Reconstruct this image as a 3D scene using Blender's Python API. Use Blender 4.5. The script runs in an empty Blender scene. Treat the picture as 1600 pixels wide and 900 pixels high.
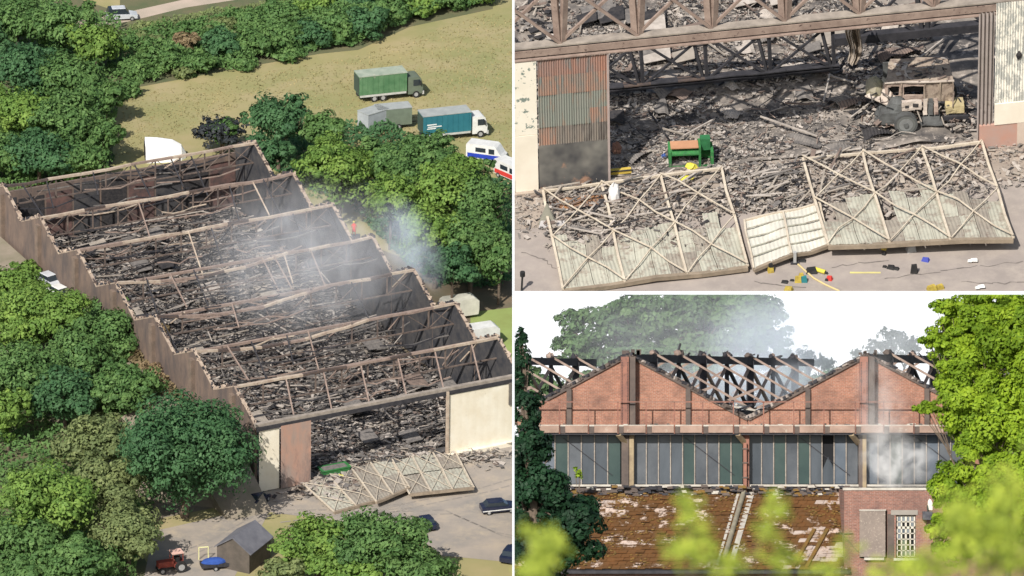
import bpy, bmesh, math, random
import numpy as np
from mathutils import Vector, Matrix, noise
random.seed(7); rng = np.random.default_rng(7)
S = bpy.context.scene; COL = S.collection
R = math.radians
# ------------------------------------------------------------------ camera
PITCH = R(1.0); K = math.tan(R(4.0))/800.0
F = Vector((0, math.cos(PITCH), math.sin(PITCH))); U = Vector((0, -math.sin(PITCH), math.cos(PITCH))); X_ = Vector((1, 0, 0))
cd = bpy.data.cameras.new('camera'); cam = bpy.data.objects.new('camera', cd); COL.objects.link(cam)
cd.sensor_width = 36; cd.angle = R(8.0); cd.clip_start = .5; cd.clip_end = 9000
cam.rotation_euler = (R(90)+PITCH, 0, 0); S.camera = cam
cd.dof.use_dof = True; cd.dof.focus_distance = 470; cd.dof.aperture_fstop = 5.6
# ------------------------------------------------------------------ light
SUN = Vector((-.30, -.88, .36)).normalized()
sd = bpy.data.lights.new('sun', 'SUN'); sd.energy = 4.6; sd.angle = R(.5); sd.color = (1, .95, .87)
so = bpy.data.objects.new('sun', sd); COL.objects.link(so); so.rotation_euler = SUN.to_track_quat('Z', 'Y').to_euler()
w = bpy.data.worlds.new('World'); S.world = w; w.use_nodes = True
nt = w.node_tree; nt.nodes.clear()
def N(t, ty, **k):
    n = t.nodes.new(ty)
    for a, b in k.items(): setattr(n, a, b)
    return n
sky = N(nt, 'ShaderNodeTexSky', sky_type='NISHITA', sun_disc=False, sun_elevation=math.asin(SUN.z), sun_rotation=math.atan2(SUN.x, SUN.y))
b1 = N(nt, 'ShaderNodeBackground'); b1.inputs[1].default_value = .09; nt.links.new(sky.outputs[0], b1.inputs[0])
b2 = N(nt, 'ShaderNodeBackground'); b2.inputs[0].default_value = (.97, .985, 1, 1); b2.inputs[1].default_value = 1.05   # bright summer haze low in the sky
b3 = N(nt, 'ShaderNodeBackground'); b3.inputs[0].default_value = (.20, .20, .16, 1); b3.inputs[1].default_value = 1.0
tc = N(nt, 'ShaderNodeTexCoord'); sx = N(nt, 'ShaderNodeSeparateXYZ'); nt.links.new(tc.outputs['Generated'], sx.inputs[0])
m1 = N(nt, 'ShaderNodeMapRange'); m1.inputs[1].default_value = .05; m1.inputs[2].default_value = .34
m2 = N(nt, 'ShaderNodeMapRange'); m2.inputs[1].default_value = -.07; m2.inputs[2].default_value = -.22
nt.links.new(sx.outputs[2], m1.inputs[0]); nt.links.new(sx.outputs[2], m2.inputs[0])
x1 = N(nt, 'ShaderNodeMixShader'); x2 = N(nt, 'ShaderNodeMixShader'); wo = N(nt, 'ShaderNodeOutputWorld')
nt.links.new(m1.outputs[0], x1.inputs[0]); nt.links.new(b2.outputs[0], x1.inputs[1]); nt.links.new(b1.outputs[0], x1.inputs[2])
nt.links.new(m2.outputs[0], x2.inputs[0]); nt.links.new(x1.outputs[0], x2.inputs[1]); nt.links.new(b3.outputs[0], x2.inputs[2])
nt.links.new(x2.outputs[0], wo.inputs[0])
S.view_settings.view_transform = 'Standard'; S.view_settings.look = 'None'; S.view_settings.gamma = 1; S.view_settings.exposure = 0.26
S.cycles.volume_step_rate = 2.0; S.cycles.volume_max_steps = 128; S.cycles.max_bounces = 6; S.cycles.volume_bounces = 2; S.cycles.transparent_max_bounces = 12

# ------------------------------------------------------------------ frames of the three sites
def ray(px, py): return F + X_*((px-800)*K) + U*((450-py)*K)
class Site:
    def __init__(s, px, py, D, th, name):
        r = ray(px, py).normalized(); s.name = name
        Rt = (X_ - r*X_.dot(r)).normalized(); Up = Rt.cross(r).normalized()
        s.R = Rt; s.Fw = Up*math.sin(th)+r*math.cos(th); s.Nn = Up*math.cos(th)-r*math.sin(th)
        s.O = r*D; m = Matrix.Identity(4)
        for i, v in enumerate((s.R, s.Fw, s.Nn, s.O)):
            for j in range(3): m[j][i] = v[j]
        s.M = m; s.objs = []; s.q = D*K
    def pt(s, px, py, z=0.0):
        d = ray(px, py); t = (s.O.dot(s.Nn)+z)/d.dot(s.Nn); p = d*t-s.O
        return Vector((p.dot(s.R), p.dot(s.Fw), z))
L = Site(400, 450, 916, R(23), 'L'); T = Site(1200, 228, 344, R(33), 'T'); B = Site(1200, 650, 390, 0, 'B')
B.M = Matrix.Scale(.8, 4) @ Matrix.Translation((0, 390, 0)); T.M = Matrix.Scale(1.13, 4) @ T.M; B.O = Vector((0, 390, 0)); B.R = X_; B.Fw = Vector((0, 1, 0)); B.Nn = Vector((0, 0, 1))
GZ = -11.5                                                          # ground level of the street-side site
cur = [L]
# ------------------------------------------------------------------ mesh builder
class MB:
    def __init__(s): s.v = []; s.f = []; s.m = []
    def poly(s, pts, mi=0):
        n = len(s.v); s.v += [tuple(p) for p in pts]; s.f.append(tuple(range(n, n+len(pts)))); s.m.append(mi); return s
    def prism(s, a, b, mi=0):
        n = len(s.v); k = len(a); s.v += [tuple(p) for p in a]+[tuple(p) for p in b]
        s.f.append(tuple(range(n+k-1, n-1, -1))); s.f.append(tuple(range(n+k, n+2*k)))
        for i in range(k): j = (i+1) % k; s.f.append((n+i, n+j, n+k+j, n+k+i))
        s.m += [mi]*(k+2); return s
    def box(s, x0, x1, y0, y1, z0, z1, mi=0):
        return s.prism([(x0,y0,z0),(x1,y0,z0),(x1,y1,z0),(x0,y1,z0)], [(x0,y0,z1),(x1,y0,z1),(x1,y1,z1),(x0,y1,z1)], mi)
    def beam(s, p, q, wd, hd=None, mi=0, up=(0,0,1)):
        p = Vector(p); q = Vector(q); d = (q-p).normalized(); up = Vector(up)
        a = d.cross(up)
        if a.length < .05: a = d.cross(Vector((0,1,0)))
        a.normalize(); b = a.cross(d).normalized(); hd = hd or wd; a *= wd/2; b *= hd/2
        return s.prism([p-a-b, p+a-b, p+a+b, p-a+b], [q-a-b, q+a-b, q+a+b, q-a+b], mi)
    def cyl(s, p, q, r0, r1=None, n=12, mi=0):
        p = Vector(p); q = Vector(q); d = (q-p).normalized(); a = d.orthogonal().normalized(); b = d.cross(a); r1 = r0 if r1 is None else r1
        A = [p+(a*math.cos(2*math.pi*i/n)+b*math.sin(2*math.pi*i/n))*r0 for i in range(n)]
        C = [q+(a*math.cos(2*math.pi*i/n)+b*math.sin(2*math.pi*i/n))*r1 for i in range(n)]
        return s.prism(A, C, mi)
    def tube(s, pts, radii, n=8, mi=0):
        for i in range(len(pts)-1): s.cyl(pts[i], pts[i+1], radii[i], radii[i+1], n, mi)
        return s
    def loft(s, rings, mi=0):
        n0 = len(s.v); k = len(rings[0])
        for r in rings: s.v += [tuple(p) for p in r]
        for i in range(len(rings)-1):
            for j in range(k):
                a = n0+i*k+j; b = n0+i*k+(j+1) % k; s.f.append((a, b, b+k, a+k)); s.m.append(mi)
        s.f.append(tuple(range(n0+k-1, n0-1, -1))); s.f.append(tuple(range(n0+(len(rings)-1)*k, n0+len(rings)*k))); s.m += [mi, mi]; return s
    def ball(s, c, r, mi=0, nu=10, nv=6, sc=(1,1,1), jit=0):
        rings = []
        for i in range(nv+1):
            ph = -math.pi/2+math.pi*(i+.02)/(nv+.04); 
            rings.append([(c[0]+sc[0]*r*math.cos(ph)*math.cos(2*math.pi*j/nu)*(1+random.uniform(-jit,jit)), c[1]+sc[1]*r*math.cos(ph)*math.sin(2*math.pi*j/nu)*(1+random.uniform(-jit,jit)), c[2]+sc[2]*r*math.sin(ph)*(1+random.uniform(-jit,jit))) for j in range(nu)])
        return s.loft(rings, mi)
    def mesh(s, name, mats):
        me = bpy.data.meshes.new(name); me.from_pydata(s.v, [], s.f)
        for m in (mats if isinstance(mats, (list, tuple)) else [mats]): me.materials.append(m)
        me.polygons.foreach_set('material_index', s.m); me.update()
        bm = bmesh.new(); bm.from_mesh(me); bmesh.ops.recalc_face_normals(bm, faces=bm.faces); bm.to_mesh(me); bm.free()
        return me
    def build(s, name, mats, parent=None, M=None, kind=None, label=None):
        return link(name, s.mesh(name, mats), parent, M, kind, label)
def link(name, me, parent=None, M=None, kind=None, label=None):
    o = bpy.data.objects.new(name, me); COL.objects.link(o)
    if parent: o.parent = parent
    if parent and M: o.matrix_local = M
    if not parent: o.matrix_world = cur[0].M @ (M or Matrix.Identity(4))
    if kind: o['kind'] = kind
    if label: o['label'] = label
    cur[0].objs.append(o); return o
def tag(o, label, cat, group=None, kind=None):
    o['label'] = label; o['category'] = cat
    if group: o['group'] = group
    if kind: o['kind'] = kind
    return o
def thing(name, label, cat, loc=(0,0,0), rz=0, group=None, M=None):
    o = bpy.data.objects.new(name, None); COL.objects.link(o); o.empty_display_size = .3
    o.matrix_world = cur[0].M @ (M if M is not None else Matrix.Translation(Vector(loc)) @ Matrix.Rotation(rz, 4, 'Z'))
    return tag(o, label, cat, group)
def bar(par, name, p, q, wd, hd, mat, **k): return MB().beam(p, q, wd, hd, **k).build(name, mat, par)
# ------------------------------------------------------------------ materials
MATS = {}
def mat(name, c1, c2=None, scale=1.0, rough=.85, bump=0.0, metal=0.0, stretch=(1,1,1), lo=.35, hi=.65, c3=None, lo3=.6, hi3=.66, scale3=None, trans=0.0, tint=0.0, detail=6, spec=.3, coat=0, loc=False):
    if name in MATS: return MATS[name]
    m = bpy.data.materials.new(name); m.use_nodes = True; t = m.node_tree; bs = t.nodes['Principled BSDF']; MATS[name] = m
    bs.inputs['Roughness'].default_value = rough; bs.inputs['Metallic'].default_value = metal; bs.inputs['Specular IOR Level'].default_value = spec
    bs.inputs['Coat Weight'].default_value = coat
    t4 = lambda c: (*c, 1)
    col = None
    tcn = N(t, 'ShaderNodeTexCoord'); mp = N(t, 'ShaderNodeMapping'); mp.inputs['Scale'].default_value = stretch
    if loc:
        oi = N(t, 'ShaderNodeObjectInfo'); va = N(t, 'ShaderNodeVectorMath', operation='ADD'); t.links.new(tcn.outputs['Object'], va.inputs[0]); t.links.new(oi.outputs['Location'], va.inputs[1]); t.links.new(va.outputs[0], mp.inputs[0])
    else: t.links.new(tcn.outputs['Object'], mp.inputs[0])
    if c2 is None: c2 = tuple(x*.8 for x in c1)
    nz = N(t, 'ShaderNodeTexNoise'); nz.inputs['Scale'].default_value = scale; nz.inputs['Detail'].default_value = detail; nz.inputs['Roughness'].default_value = .65
    t.links.new(mp.outputs[0], nz.inputs['Vector'])
    mr = N(t, 'ShaderNodeMapRange'); mr.inputs[1].default_value = lo; mr.inputs[2].default_value = hi; t.links.new(nz.outputs[0], mr.inputs[0])
    mx = N(t, 'ShaderNodeMix', data_type='RGBA'); mx.inputs[6].default_value = t4(c1); mx.inputs[7].default_value = t4(c2); t.links.new(mr.outputs[0], mx.inputs[0]); col = mx.outputs[2]
    if c3:
        n3 = N(t, 'ShaderNodeTexNoise'); n3.inputs['Scale'].default_value = scale3 or scale*3; n3.inputs['Detail'].default_value = 8; n3.inputs['Roughness'].default_value = .7
        t.links.new(mp.outputs[0], n3.inputs['Vector']); r3 = N(t, 'ShaderNodeMapRange'); r3.inputs[1].default_value = lo3; r3.inputs[2].default_value = hi3; t.links.new(n3.outputs[0], r3.inputs[0])
        m3 = N(t, 'ShaderNodeMix', data_type='RGBA'); t.links.new(r3.outputs[0], m3.inputs[0]); t.links.new(col, m3.inputs[6]); m3.inputs[7].default_value = t4(c3); col = m3.outputs[2]
    if tint:
        at = N(t, 'ShaderNodeAttribute', attribute_name='tint'); hs = N(t, 'ShaderNodeHueSaturation'); t.links.new(col, hs.inputs['Color'])
        mm = N(t, 'ShaderNodeMapRange'); mm.inputs[3].default_value = 1-tint; mm.inputs[4].default_value = 1+tint; t.links.new(at.outputs['Fac'], mm.inputs[0]); t.links.new(mm.outputs[0], hs.inputs['Value'])
        mh = N(t, 'ShaderNodeMapRange'); mh.inputs[3].default_value = .515; mh.inputs[4].default_value = .485; t.links.new(at.outputs['Fac'], mh.inputs[0]); t.links.new(mh.outputs[0], hs.inputs['Hue']); col = hs.outputs[0]
    t.links.new(col, bs.inputs['Base Color'])
    if bump:
        bp = N(t, 'ShaderNodeBump'); bp.inputs['Strength'].default_value = bump; bp.inputs['Distance'].default_value = .08; t.links.new(nz.outputs[0], bp.inputs['Height']); t.links.new(bp.outputs[0], bs.inputs['Normal'])
    if trans:
        out = t.nodes['Material Output']; tr = N(t, 'ShaderNodeBsdfTranslucent'); t.links.new(col, tr.inputs[0]); ms = N(t, 'ShaderNodeMixShader'); ms.inputs[0].default_value = trans
        t.links.new(bs.outputs[0], ms.inputs[1]); t.links.new(tr.outputs[0], ms.inputs[2]); t.links.new(ms.outputs[0], out.inputs[0])
    return m
def brickmat(name, ca, cb, mortar, soot, plane='xz', bw=.23, bh=.078):
    m = bpy.data.materials.new(name); m.use_nodes = True; t = m.node_tree; bs = t.nodes['Principled BSDF']; bs.inputs['Roughness'].default_value = .9
    tcn = N(t, 'ShaderNodeTexCoord'); s = N(t, 'ShaderNodeSeparateXYZ'); c = N(t, 'ShaderNodeCombineXYZ'); t.links.new(tcn.outputs['Object'], s.inputs[0])
    t.links.new(s.outputs['XYZ'.index(plane[0].upper())], c.inputs[0]); t.links.new(s.outputs[2], c.inputs[1])
    br = N(t, 'ShaderNodeTexBrick'); br.inputs['Scale'].default_value = 1; br.inputs['Brick Width'].default_value = bw; br.inputs['Row Height'].default_value = bh; br.inputs['Mortar Size'].default_value = .008
    br.inputs['Color1'].default_value = (*ca, 1); br.inputs['Color2'].default_value = (*cb, 1); br.inputs['Mortar'].default_value = (*mortar, 1); t.links.new(c.outputs[0], br.inputs[0])
    nz = N(t, 'ShaderNodeTexNoise'); nz.inputs['Scale'].default_value = .7; nz.inputs['Detail'].default_value = 9; nz.inputs['Roughness'].default_value = .7; t.links.new(tcn.outputs['Object'], nz.inputs[0])
    mr = N(t, 'ShaderNodeMapRange'); mr.inputs[1].default_value = .44; mr.inputs[2].default_value = .70; mr.inputs[4].default_value = .8; t.links.new(nz.outputs[0], mr.inputs[0])
    mx = N(t, 'ShaderNodeMix', data_type='RGBA'); t.links.new(mr.outputs[0], mx.inputs[0]); t.links.new(br.outputs[0], mx.inputs[6]); mx.inputs[7].default_value = (*soot, 1)
    n2 = N(t, 'ShaderNodeTexNoise'); n2.inputs['Scale'].default_value = 9; n2.inputs['Detail'].default_value = 3; t.links.new(c.outputs[0], n2.inputs[0])
    mp2 = N(t, 'ShaderNodeMapRange'); mp2.inputs[3].default_value = .6; mp2.inputs[4].default_value = 1.4; t.links.new(n2.outputs[0], mp2.inputs[0])
    hs = N(t, 'ShaderNodeHueSaturation'); t.links.new(mx.outputs[2], hs.inputs['Color']); t.links.new(mp2.outputs[0], hs.inputs['Value']); t.links.new(hs.outputs[0], bs.inputs['Base Color'])
    bp = N(t, 'ShaderNodeBump'); bp.invert = True; bp.inputs['Strength'].default_value = .5; bp.inputs['Distance'].default_value = .02; t.links.new(br.outputs['Fac'], bp.inputs['Height']); t.links.new(bp.outputs[0], bs.inputs['Normal'])
    return m
ash_d = mat('ash dark', (.02,.02,.024), (.055,.05,.05), 3)
ash_m = mat('ash grey', (.11,.102,.10), (.21,.19,.175), 3)
ash_l = mat('pale ash', (.46,.41,.37), (.31,.275,.245), 3)
rustb = mat('scorched rust', (.21,.155,.13), (.12,.095,.085), 2)
tanb = mat('scorched sheet', (.36,.315,.27), (.25,.22,.19), 2)
DEB = [ash_d, ash_m, ash_l, rustb, tanb]
steel = mat('weathered cream steel', (.52,.44,.35), (.36,.27,.21), 1.2, c3=(.18,.10,.07), scale3=4, lo3=.6, hi3=.7)
cream_s = mat('cream lattice steel', (.60,.53,.43), (.46,.39,.31), 1.6, c3=(.22,.15,.11), scale3=5, lo3=.58, hi3=.7)
steel_p = mat('pinkish burnt steel', (.33,.25,.21), (.22,.16,.135), 1.5, c3=(.08,.05,.045), scale3=5)
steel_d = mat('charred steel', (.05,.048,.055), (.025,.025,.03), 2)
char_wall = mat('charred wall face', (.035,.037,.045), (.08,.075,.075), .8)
white_p = mat('cream door paint', (.78,.73,.62), (.70,.63,.50), .5, c3=(.30,.28,.24), scale3=3.2, lo3=.64, hi3=.70)
black = mat('black rubber', (.018,.018,.02), (.03,.03,.03), 4, rough=.7)
glass_dk = mat('dark vehicle glass', (.02,.03,.04), (.03,.04,.05), 4, rough=.1, spec=.6)

# ------------------------------------------------------------------ foliage
def leafmat(name, c, var=.28, trans=.25):
    return mat(name, c, tuple(x*.72 for x in c), .35, rough=.6, trans=trans, tint=var, lo=.3, hi=.7, spec=.2)
G = dict(mid=leafmat('leaf mid green', (.12,.225,.07)), dark=leafmat('leaf deep green', (.075,.17,.07)), lite=leafmat('leaf fresh green', (.18,.30,.065)),
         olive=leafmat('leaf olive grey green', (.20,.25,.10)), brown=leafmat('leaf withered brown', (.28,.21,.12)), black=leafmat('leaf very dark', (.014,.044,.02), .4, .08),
         lime=leafmat('leaf yellow green', (.26,.40,.03), .42, .35), blur=leafmat('leaf spring lime', (.46,.56,.08), .6, .4), hazy=leafmat('leaf hazed green', (.12,.205,.085), .35, .3), straw=leafmat('dry straw', (.36,.31,.15), .2, .2), pale=leafmat('leaf paled by haze', (.34,.42,.33), .25, .4), char=leafmat('leaf scorched', (.035,.04,.045), .3, .05))  # hazy and pale: distance haze is put into the leaf colour
bark = mat('bark', (.16,.12,.09), (.09,.07,.055), 3)
def leaf_mesh(name, C, Nn, size, tint, m):
    n = len(C); Nn = Nn/np.linalg.norm(Nn, axis=1, keepdims=True); h = rng.normal(size=(n,3)); a = np.cross(Nn, h); a /= np.linalg.norm(a, axis=1, keepdims=True)+1e-9; b = np.cross(Nn, a)
    sz = size*rng.uniform(.6, 1.35, (n,1)); V = np.empty((n,4,3)); V[:,0] = C-a*sz*.62; V[:,1] = C-b*sz*.36+Nn*sz*.08; V[:,2] = C+a*sz*.62; V[:,3] = C+b*sz*.36+Nn*sz*.08
    me = bpy.data.meshes.new(name); me.vertices.add(n*4); me.vertices.foreach_set('co', V.ravel()); me.loops.add(n*4); me.loops.foreach_set('vertex_index', np.arange(n*4, dtype=np.int32))
    me.polygons.add(n); me.polygons.foreach_set('loop_start', np.arange(0, n*4, 4, dtype=np.int32)); me.polygons.foreach_set('loop_total', np.full(n, 4, dtype=np.int32))
    at = me.attributes.new('tint', 'FLOAT', 'POINT'); at.data.foreach_set('value', np.repeat(np.clip(tint, 0, 1), 4).astype(np.float32)); me.materials.append(m); me.update(); me.validate(); return me
def crown_pts(c, rad, nclump, n, fill=.92, gap=0):
    """leaf positions: clumps spread through an uneven ellipsoid"""
    c = np.array(c); rad = np.array(rad); P = []; Q = []; Tn = []
    d = rng.normal(size=(nclump,3)); d[:,2] += .35; d /= np.linalg.norm(d, axis=1, keepdims=True)
    rr = rng.uniform(.35, fill, nclump)*(1+.12*np.sin(d[:,0]*5+d[:,2]*4))
    cc = c+d*rr[:,None]*rad; cr = rng.uniform(.20, .36, nclump)*(1 if gap == 0 else 1-gap); per = n//nclump
    for i in range(nclump):
        e = rng.normal(size=(per,3)); e[:,2] += .25; e /= np.linalg.norm(e, axis=1, keepdims=True)
        k = rng.uniform(.55, 1.08, (per,1))**.6; p = cc[i]+e*k*cr[i]*rad*np.array([1,1,.8]); P.append(p); Q.append(e*.8+d[i]*.4+rng.normal(size=(per,3))*.35+np.array([0,0,.25]))
        Tn.append(np.full(per, rng.uniform(.15,.85))+rng.normal(size=per)*.12)
    return np.concatenate(P), np.concatenate(Q), np.concatenate(Tn)
def cover(name, label, M, pts, n, key, h, size=.4, site=None, z0=.1, bump=.22):
    """low undergrowth over a polygon of local points"""
    P = np.array([(p.x,p.y) for p in pts]); lo, hi = P.min(0), P.max(0); out = []
    while len(out) < n:
        q = rng.uniform(lo, hi, (n,2)); ins = np.zeros(len(q), bool)
        for i in range(len(P)):
            a, b = P[i], P[(i+1) % len(P)]; c = ((a[1] > q[:,1]) != (b[1] > q[:,1])) & (q[:,0] < (b[0]-a[0])*(q[:,1]-a[1])/((b[1]-a[1]) or 1e-9)+a[0]); ins ^= c
        out += [tuple(v) for v in q[ins]]
    out = out[:n]; C = np.array([(x,y,z0+h*max(.05,.55+.9*noise.noise(Vector((x*bump,y*bump,1.7)))+.4*noise.noise(Vector((x*bump*3,y*bump*3,5.1))))*rng.uniform(.55,1)) for x,y in out])
    Tn = np.array([.5+.7*noise.noise(Vector((x*bump*1.3,y*bump*1.3,8.1))) for x,y in out])+rng.normal(size=n)*.12; Nn = rng.normal(size=(n,3))*.6+np.array([0,-.35,.8])
    o = link(name, leaf_mesh(name, C, Nn, size, Tn, G[key]), None, M, 'stuff'); return tag(o, label, 'undergrowth')
def trunk(par, base, crown_c, rad, r0, nl=6):
    mb = MB(); b = Vector(base); c = Vector(crown_c); mb.tube([b, b.lerp(c,.5)+Vector((r0*.3,0,0)), c, c+Vector((0,0,rad[2]*.5))], [r0, r0*.72, r0*.45, r0*.12], 8)
    for i in range(nl):
        s = b.lerp(c, .55+.4*i/nl); a = i*2.4; e = c+Vector((math.cos(a)*rad[0]*.7, math.sin(a)*rad[1]*.7, rad[2]*(-.1+.5*((i*37) % 10)/10)))
        mb.tube([s, s.lerp(e,.5)+Vector((0,0,-.05*rad[2])), e], [r0*.4, r0*.25, r0*.07], 6)
    return mb.build('trunk', bark, par)
def tree(px, py, rx, ry, key, label, name='broadleaf_tree', cat='tree', group=None, size=.40, dens=1.0, h=None, nc=None, tr=True, dy=0, gap=0, ground=0, fill=.92):
    s = cur[0]; q = s.q; a = rx*q; bz = ry*q*(1.0 if s is B else .92)
    hc = (h if h is not None else bz*1.35)
    if s is B: d = 390+dy; rr = ray(px, py); p = rr*(d/rr.y); p = Vector((p.x, p.y-390, p.z)); base = Vector((p.x, p.y, GZ)); f = d/390; a *= f; bz *= f
    else: p = s.pt(px, py, hc); base = Vector((p.x, p.y, ground))
    t = thing(name, label, cat, base, group=group); c = p-base; rad = (a, a*.95, bz)
    area = 4*math.pi*((a*a+2*a*bz)/3); n = int(area/(size*size*.45)*1.75*dens); nc = nc or int(30+a*a*2.2)
    P, Q, Tn = crown_pts(np.array(c)*np.array([1,1,.98]), np.array(rad)*.86, int(nc*.75), int(n*.62), gap=gap, fill=fill); Ps, Qs, Ts = [P], [Q], [Tn]
    for i in range(4):                                              # uneven side boughs
        an = i*1.57+rng.uniform(0,1.2); k = rng.uniform(.36,.56); off = np.array([math.cos(an)*rad[0], math.sin(an)*rad[1], rng.uniform(-.35,.75)*rad[2]])*rng.uniform(.5,.68)
        P, Q, Tn = crown_pts(np.array(c)+off, np.array(rad)*k, max(8,int(nc*.22)), int(n*.62*k*k), gap=gap, fill=fill); Ps.append(P); Qs.append(Q); Ts.append(Tn+rng.uniform(-.15,.15))
    P, Q, Tn = np.concatenate(Ps), np.concatenate(Qs), np.concatenate(Ts)
    link('crown', leaf_mesh('crown', P, Q, size, Tn, G[key]), t)
    if tr: trunk(t, (0,0,0), tuple(c), rad, max(.12, a*.06))
    return t
# scattered fragments
def shards(name, M, fn, n, smin, smax, parent=None, mats=DEB, wts=(.3,.28,.17,.13,.12), flat=.12, kind='stuff'):
    V = []; Fc = []; Mi = []; cube = np.array([(x,y,z) for z in (-1,1) for (x,y) in ((-1,-1),(1,-1),(1,1),(-1,1))], float)*.5; k = 0
    faces = np.array([(3,2,1,0),(4,5,6,7),(0,1,5,4),(1,2,6,5),(2,3,7,6),(3,0,4,7)])
    P = []
    while len(P) < n:
        p = fn()
        if p is not None: P.append(p)
    P = np.array(P); sz = smin+(smax-smin)*rng.uniform(0,1,n)**2.5; dims = np.stack([sz*rng.uniform(.7,1.6,n), sz*rng.uniform(.12,.7,n), np.maximum(.02, sz*flat*rng.uniform(.3,1,n))], 1)
    yaw = rng.uniform(0, math.pi, n); pit = rng.normal(0,.16,n); rol = rng.normal(0,.16,n)
    cy, sy, cp, sp, cr, sr = np.cos(yaw), np.sin(yaw), np.cos(pit), np.sin(pit), np.cos(rol), np.sin(rol)
    Rm = np.stack([np.stack([cy*cp, cy*sp*sr-sy*cr, cy*sp*cr+sy*sr],1), np.stack([sy*cp, sy*sp*sr+cy*cr, sy*sp*cr-cy*sr],1), np.stack([-sp, cp*sr, cp*cr],1)],1)
    vv = np.einsum('nij,nkj->nki', Rm, cube[None]*dims[:,None])+P[:,None]; ff = (faces[None]+(np.arange(n)*8)[:,None,None]).reshape(-1,4)
    me = bpy.data.meshes.new(name); me.from_pydata(vv.reshape(-1,3), [], ff)
    for m in mats: me.materials.append(m)
    me.polygons.foreach_set('material_index', np.repeat(rng.choice(len(mats), n, p=wts), 6).astype(np.int32)); me.update()
    return link(name, me, parent, M, kind)
def hm(x, y, s=.12, a=.5): return a*max(0, noise.fractal(Vector((x*s, y*s, 3.1)), 1.0, 2.1, 4)+.25)
def heap(name, M, x0, x1, y0, y1, nx, ny, m, s=.3, a=.5, z=0.02, kind='structure', parent=None):
    vs = [(x0+(x1-x0)*i/nx, y0+(y1-y0)*j/ny, 0) for j in range(ny+1) for i in range(nx+1)]; vs = [(x,y,z+hm(x,y,s,a)) for x,y,_ in vs]
    fs = [(j*(nx+1)+i, j*(nx+1)+i+1, (j+1)*(nx+1)+i+1, (j+1)*(nx+1)+i) for j in range(ny) for i in range(nx)]
    me = bpy.data.meshes.new(name); me.from_pydata(vs, [], fs); me.materials.append(m); me.update(); return link(name, me, parent, M, kind)
def corr(P, n, amp, thick=0, s0=0, s1=1, t0=0, t1=1, nrm=Vector((0,0,1)), rows=1):
    mb = MB(); st = n*4; pr = None
    for i in range(st+1):
        s = s0+(s1-s0)*i/st; o = nrm*amp*(0, 1, 0, -1)[i % 4]
        c = [P(s, t0+(t1-t0)*j/rows)+o for j in range(rows+1)]
        if pr:
            for j in range(rows): mb.poly([pr[j], c[j], c[j+1], pr[j+1]])
        pr = c
    return mb
# ================================================================== SITE 1: the burnt hangar seen from high above
cur[0] = L
gr = mat('dry field grass', (.34,.29,.14), (.23,.24,.10), .045, bump=0, c3=(.40,.32,.19), scale3=.12, lo3=.45, hi3=.75, detail=9)
tarm = mat('dusty tarmac', (.37,.315,.265), (.25,.23,.21), .16, c3=(.42,.35,.27), scale3=.35, lo3=.48, hi3=.7, detail=10)
soil = mat('woodland soil', (.10,.12,.06), (.16,.14,.08), .3)
lawn = mat('green lawn', (.27,.34,.11), (.24,.28,.09), .3)
def sheet(name, pts, m, z): 
    return MB().poly([L.pt(*p, 0)+Vector((0,0,z)) for p in pts]).build(name, m, kind='structure')
MB().poly([L.pt(-250,1060), L.pt(860,1060), L.pt(860,-420), L.pt(-250,-420)]).build('ground', gr, kind='structure')
sheet('woodland_floor', [(-240,-120),(190,20),(185,140),(178,200),(175,262),(100,300),(0,300),(-240,300)], soil, .01)
sheet('verge', [(185,142),(400,102),(500,84),(560,78),(640,42),(770,14),(770,-150),(190,-150)], soil, .014)
sheet('garden_floor', [(-240,380),(60,440),(180,560),(230,700),(200,830),(260,930),(260,1050),(-240,1050)], soil, .012)
sheet('yard', [(395,740),(480,700),(860,620),(860,885),(690,868),(640,830),(420,800),(405,830),(340,950),(215,950),(240,830),(395,795)], tarm, .018)
sheet('side_yard', [(380,640),(440,330),(700,430),(860,445),(860,640),(700,640)], mat('brown earth', (.20,.15,.10), (.13,.12,.08), .3), .008)
sheet('lawn', [(735,488),(860,474),(860,560),(790,575),(735,545)], lawn, .022)
sheet('road', [(120,46),(200,34),(290,12),(420,-8),(560,-20),(560,-32),(420,-19),(285,0),(195,20),(120,32)], mat('pinkish road dirt', (.50,.40,.33), (.40,.34,.27), .2), .026)
# lighter dry patches and tyre tracks in the field
for (a, b, c_, d) in ()and ((420,150,640,128),(420,156,640,134),(600,205,790,178),(650,66,790,52)):
    p = L.pt(a,b); q_ = L.pt(c_,d); MB().beam(p+Vector((0,0,-.02)), q_+Vector((0,0,-.02)), .5, .07).build('wheel_track', mat('worn track', (.47,.39,.25), (.40,.34,.2), .3), kind='structure')
al = R(25); c0 = L.pt(402, 768)
HM = Matrix.Translation(c0) @ Matrix.Rotation(al, 4, 'Z')
W_, BAY, NB, EV, RG = 34.2, 11.45, 7, 8.5, 11.2
def hp(u, v, w): return Vector((u, v, w))
han = thing('burnt_hangar', 'long roofless brick hangar with seven sawtooth bays, burnt out', 'hangar', M=HM)
brickL = mat('sooty brown brick', (.20,.145,.115), (.105,.085,.08), .8, stretch=(1,1,.35), c3=(.12,.09,.08), scale3=1.5, lo3=.56, hi3=.7)
cop = mat('pale coping', (.46,.37,.29), (.28,.21,.17), 1.5)
hm_floor = mat('hangar floor ash', (.05,.048,.05), (.17,.155,.145), .45, c3=(.02,.02,.024), scale3=.9, lo3=.5, hi3=.6)
heap('floor', None, .4, W_-.4, -.5, NB*BAY-.4, 70, 150, hm_floor, .22, 1.0, z=.06, parent=han, kind='stuff')
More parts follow.
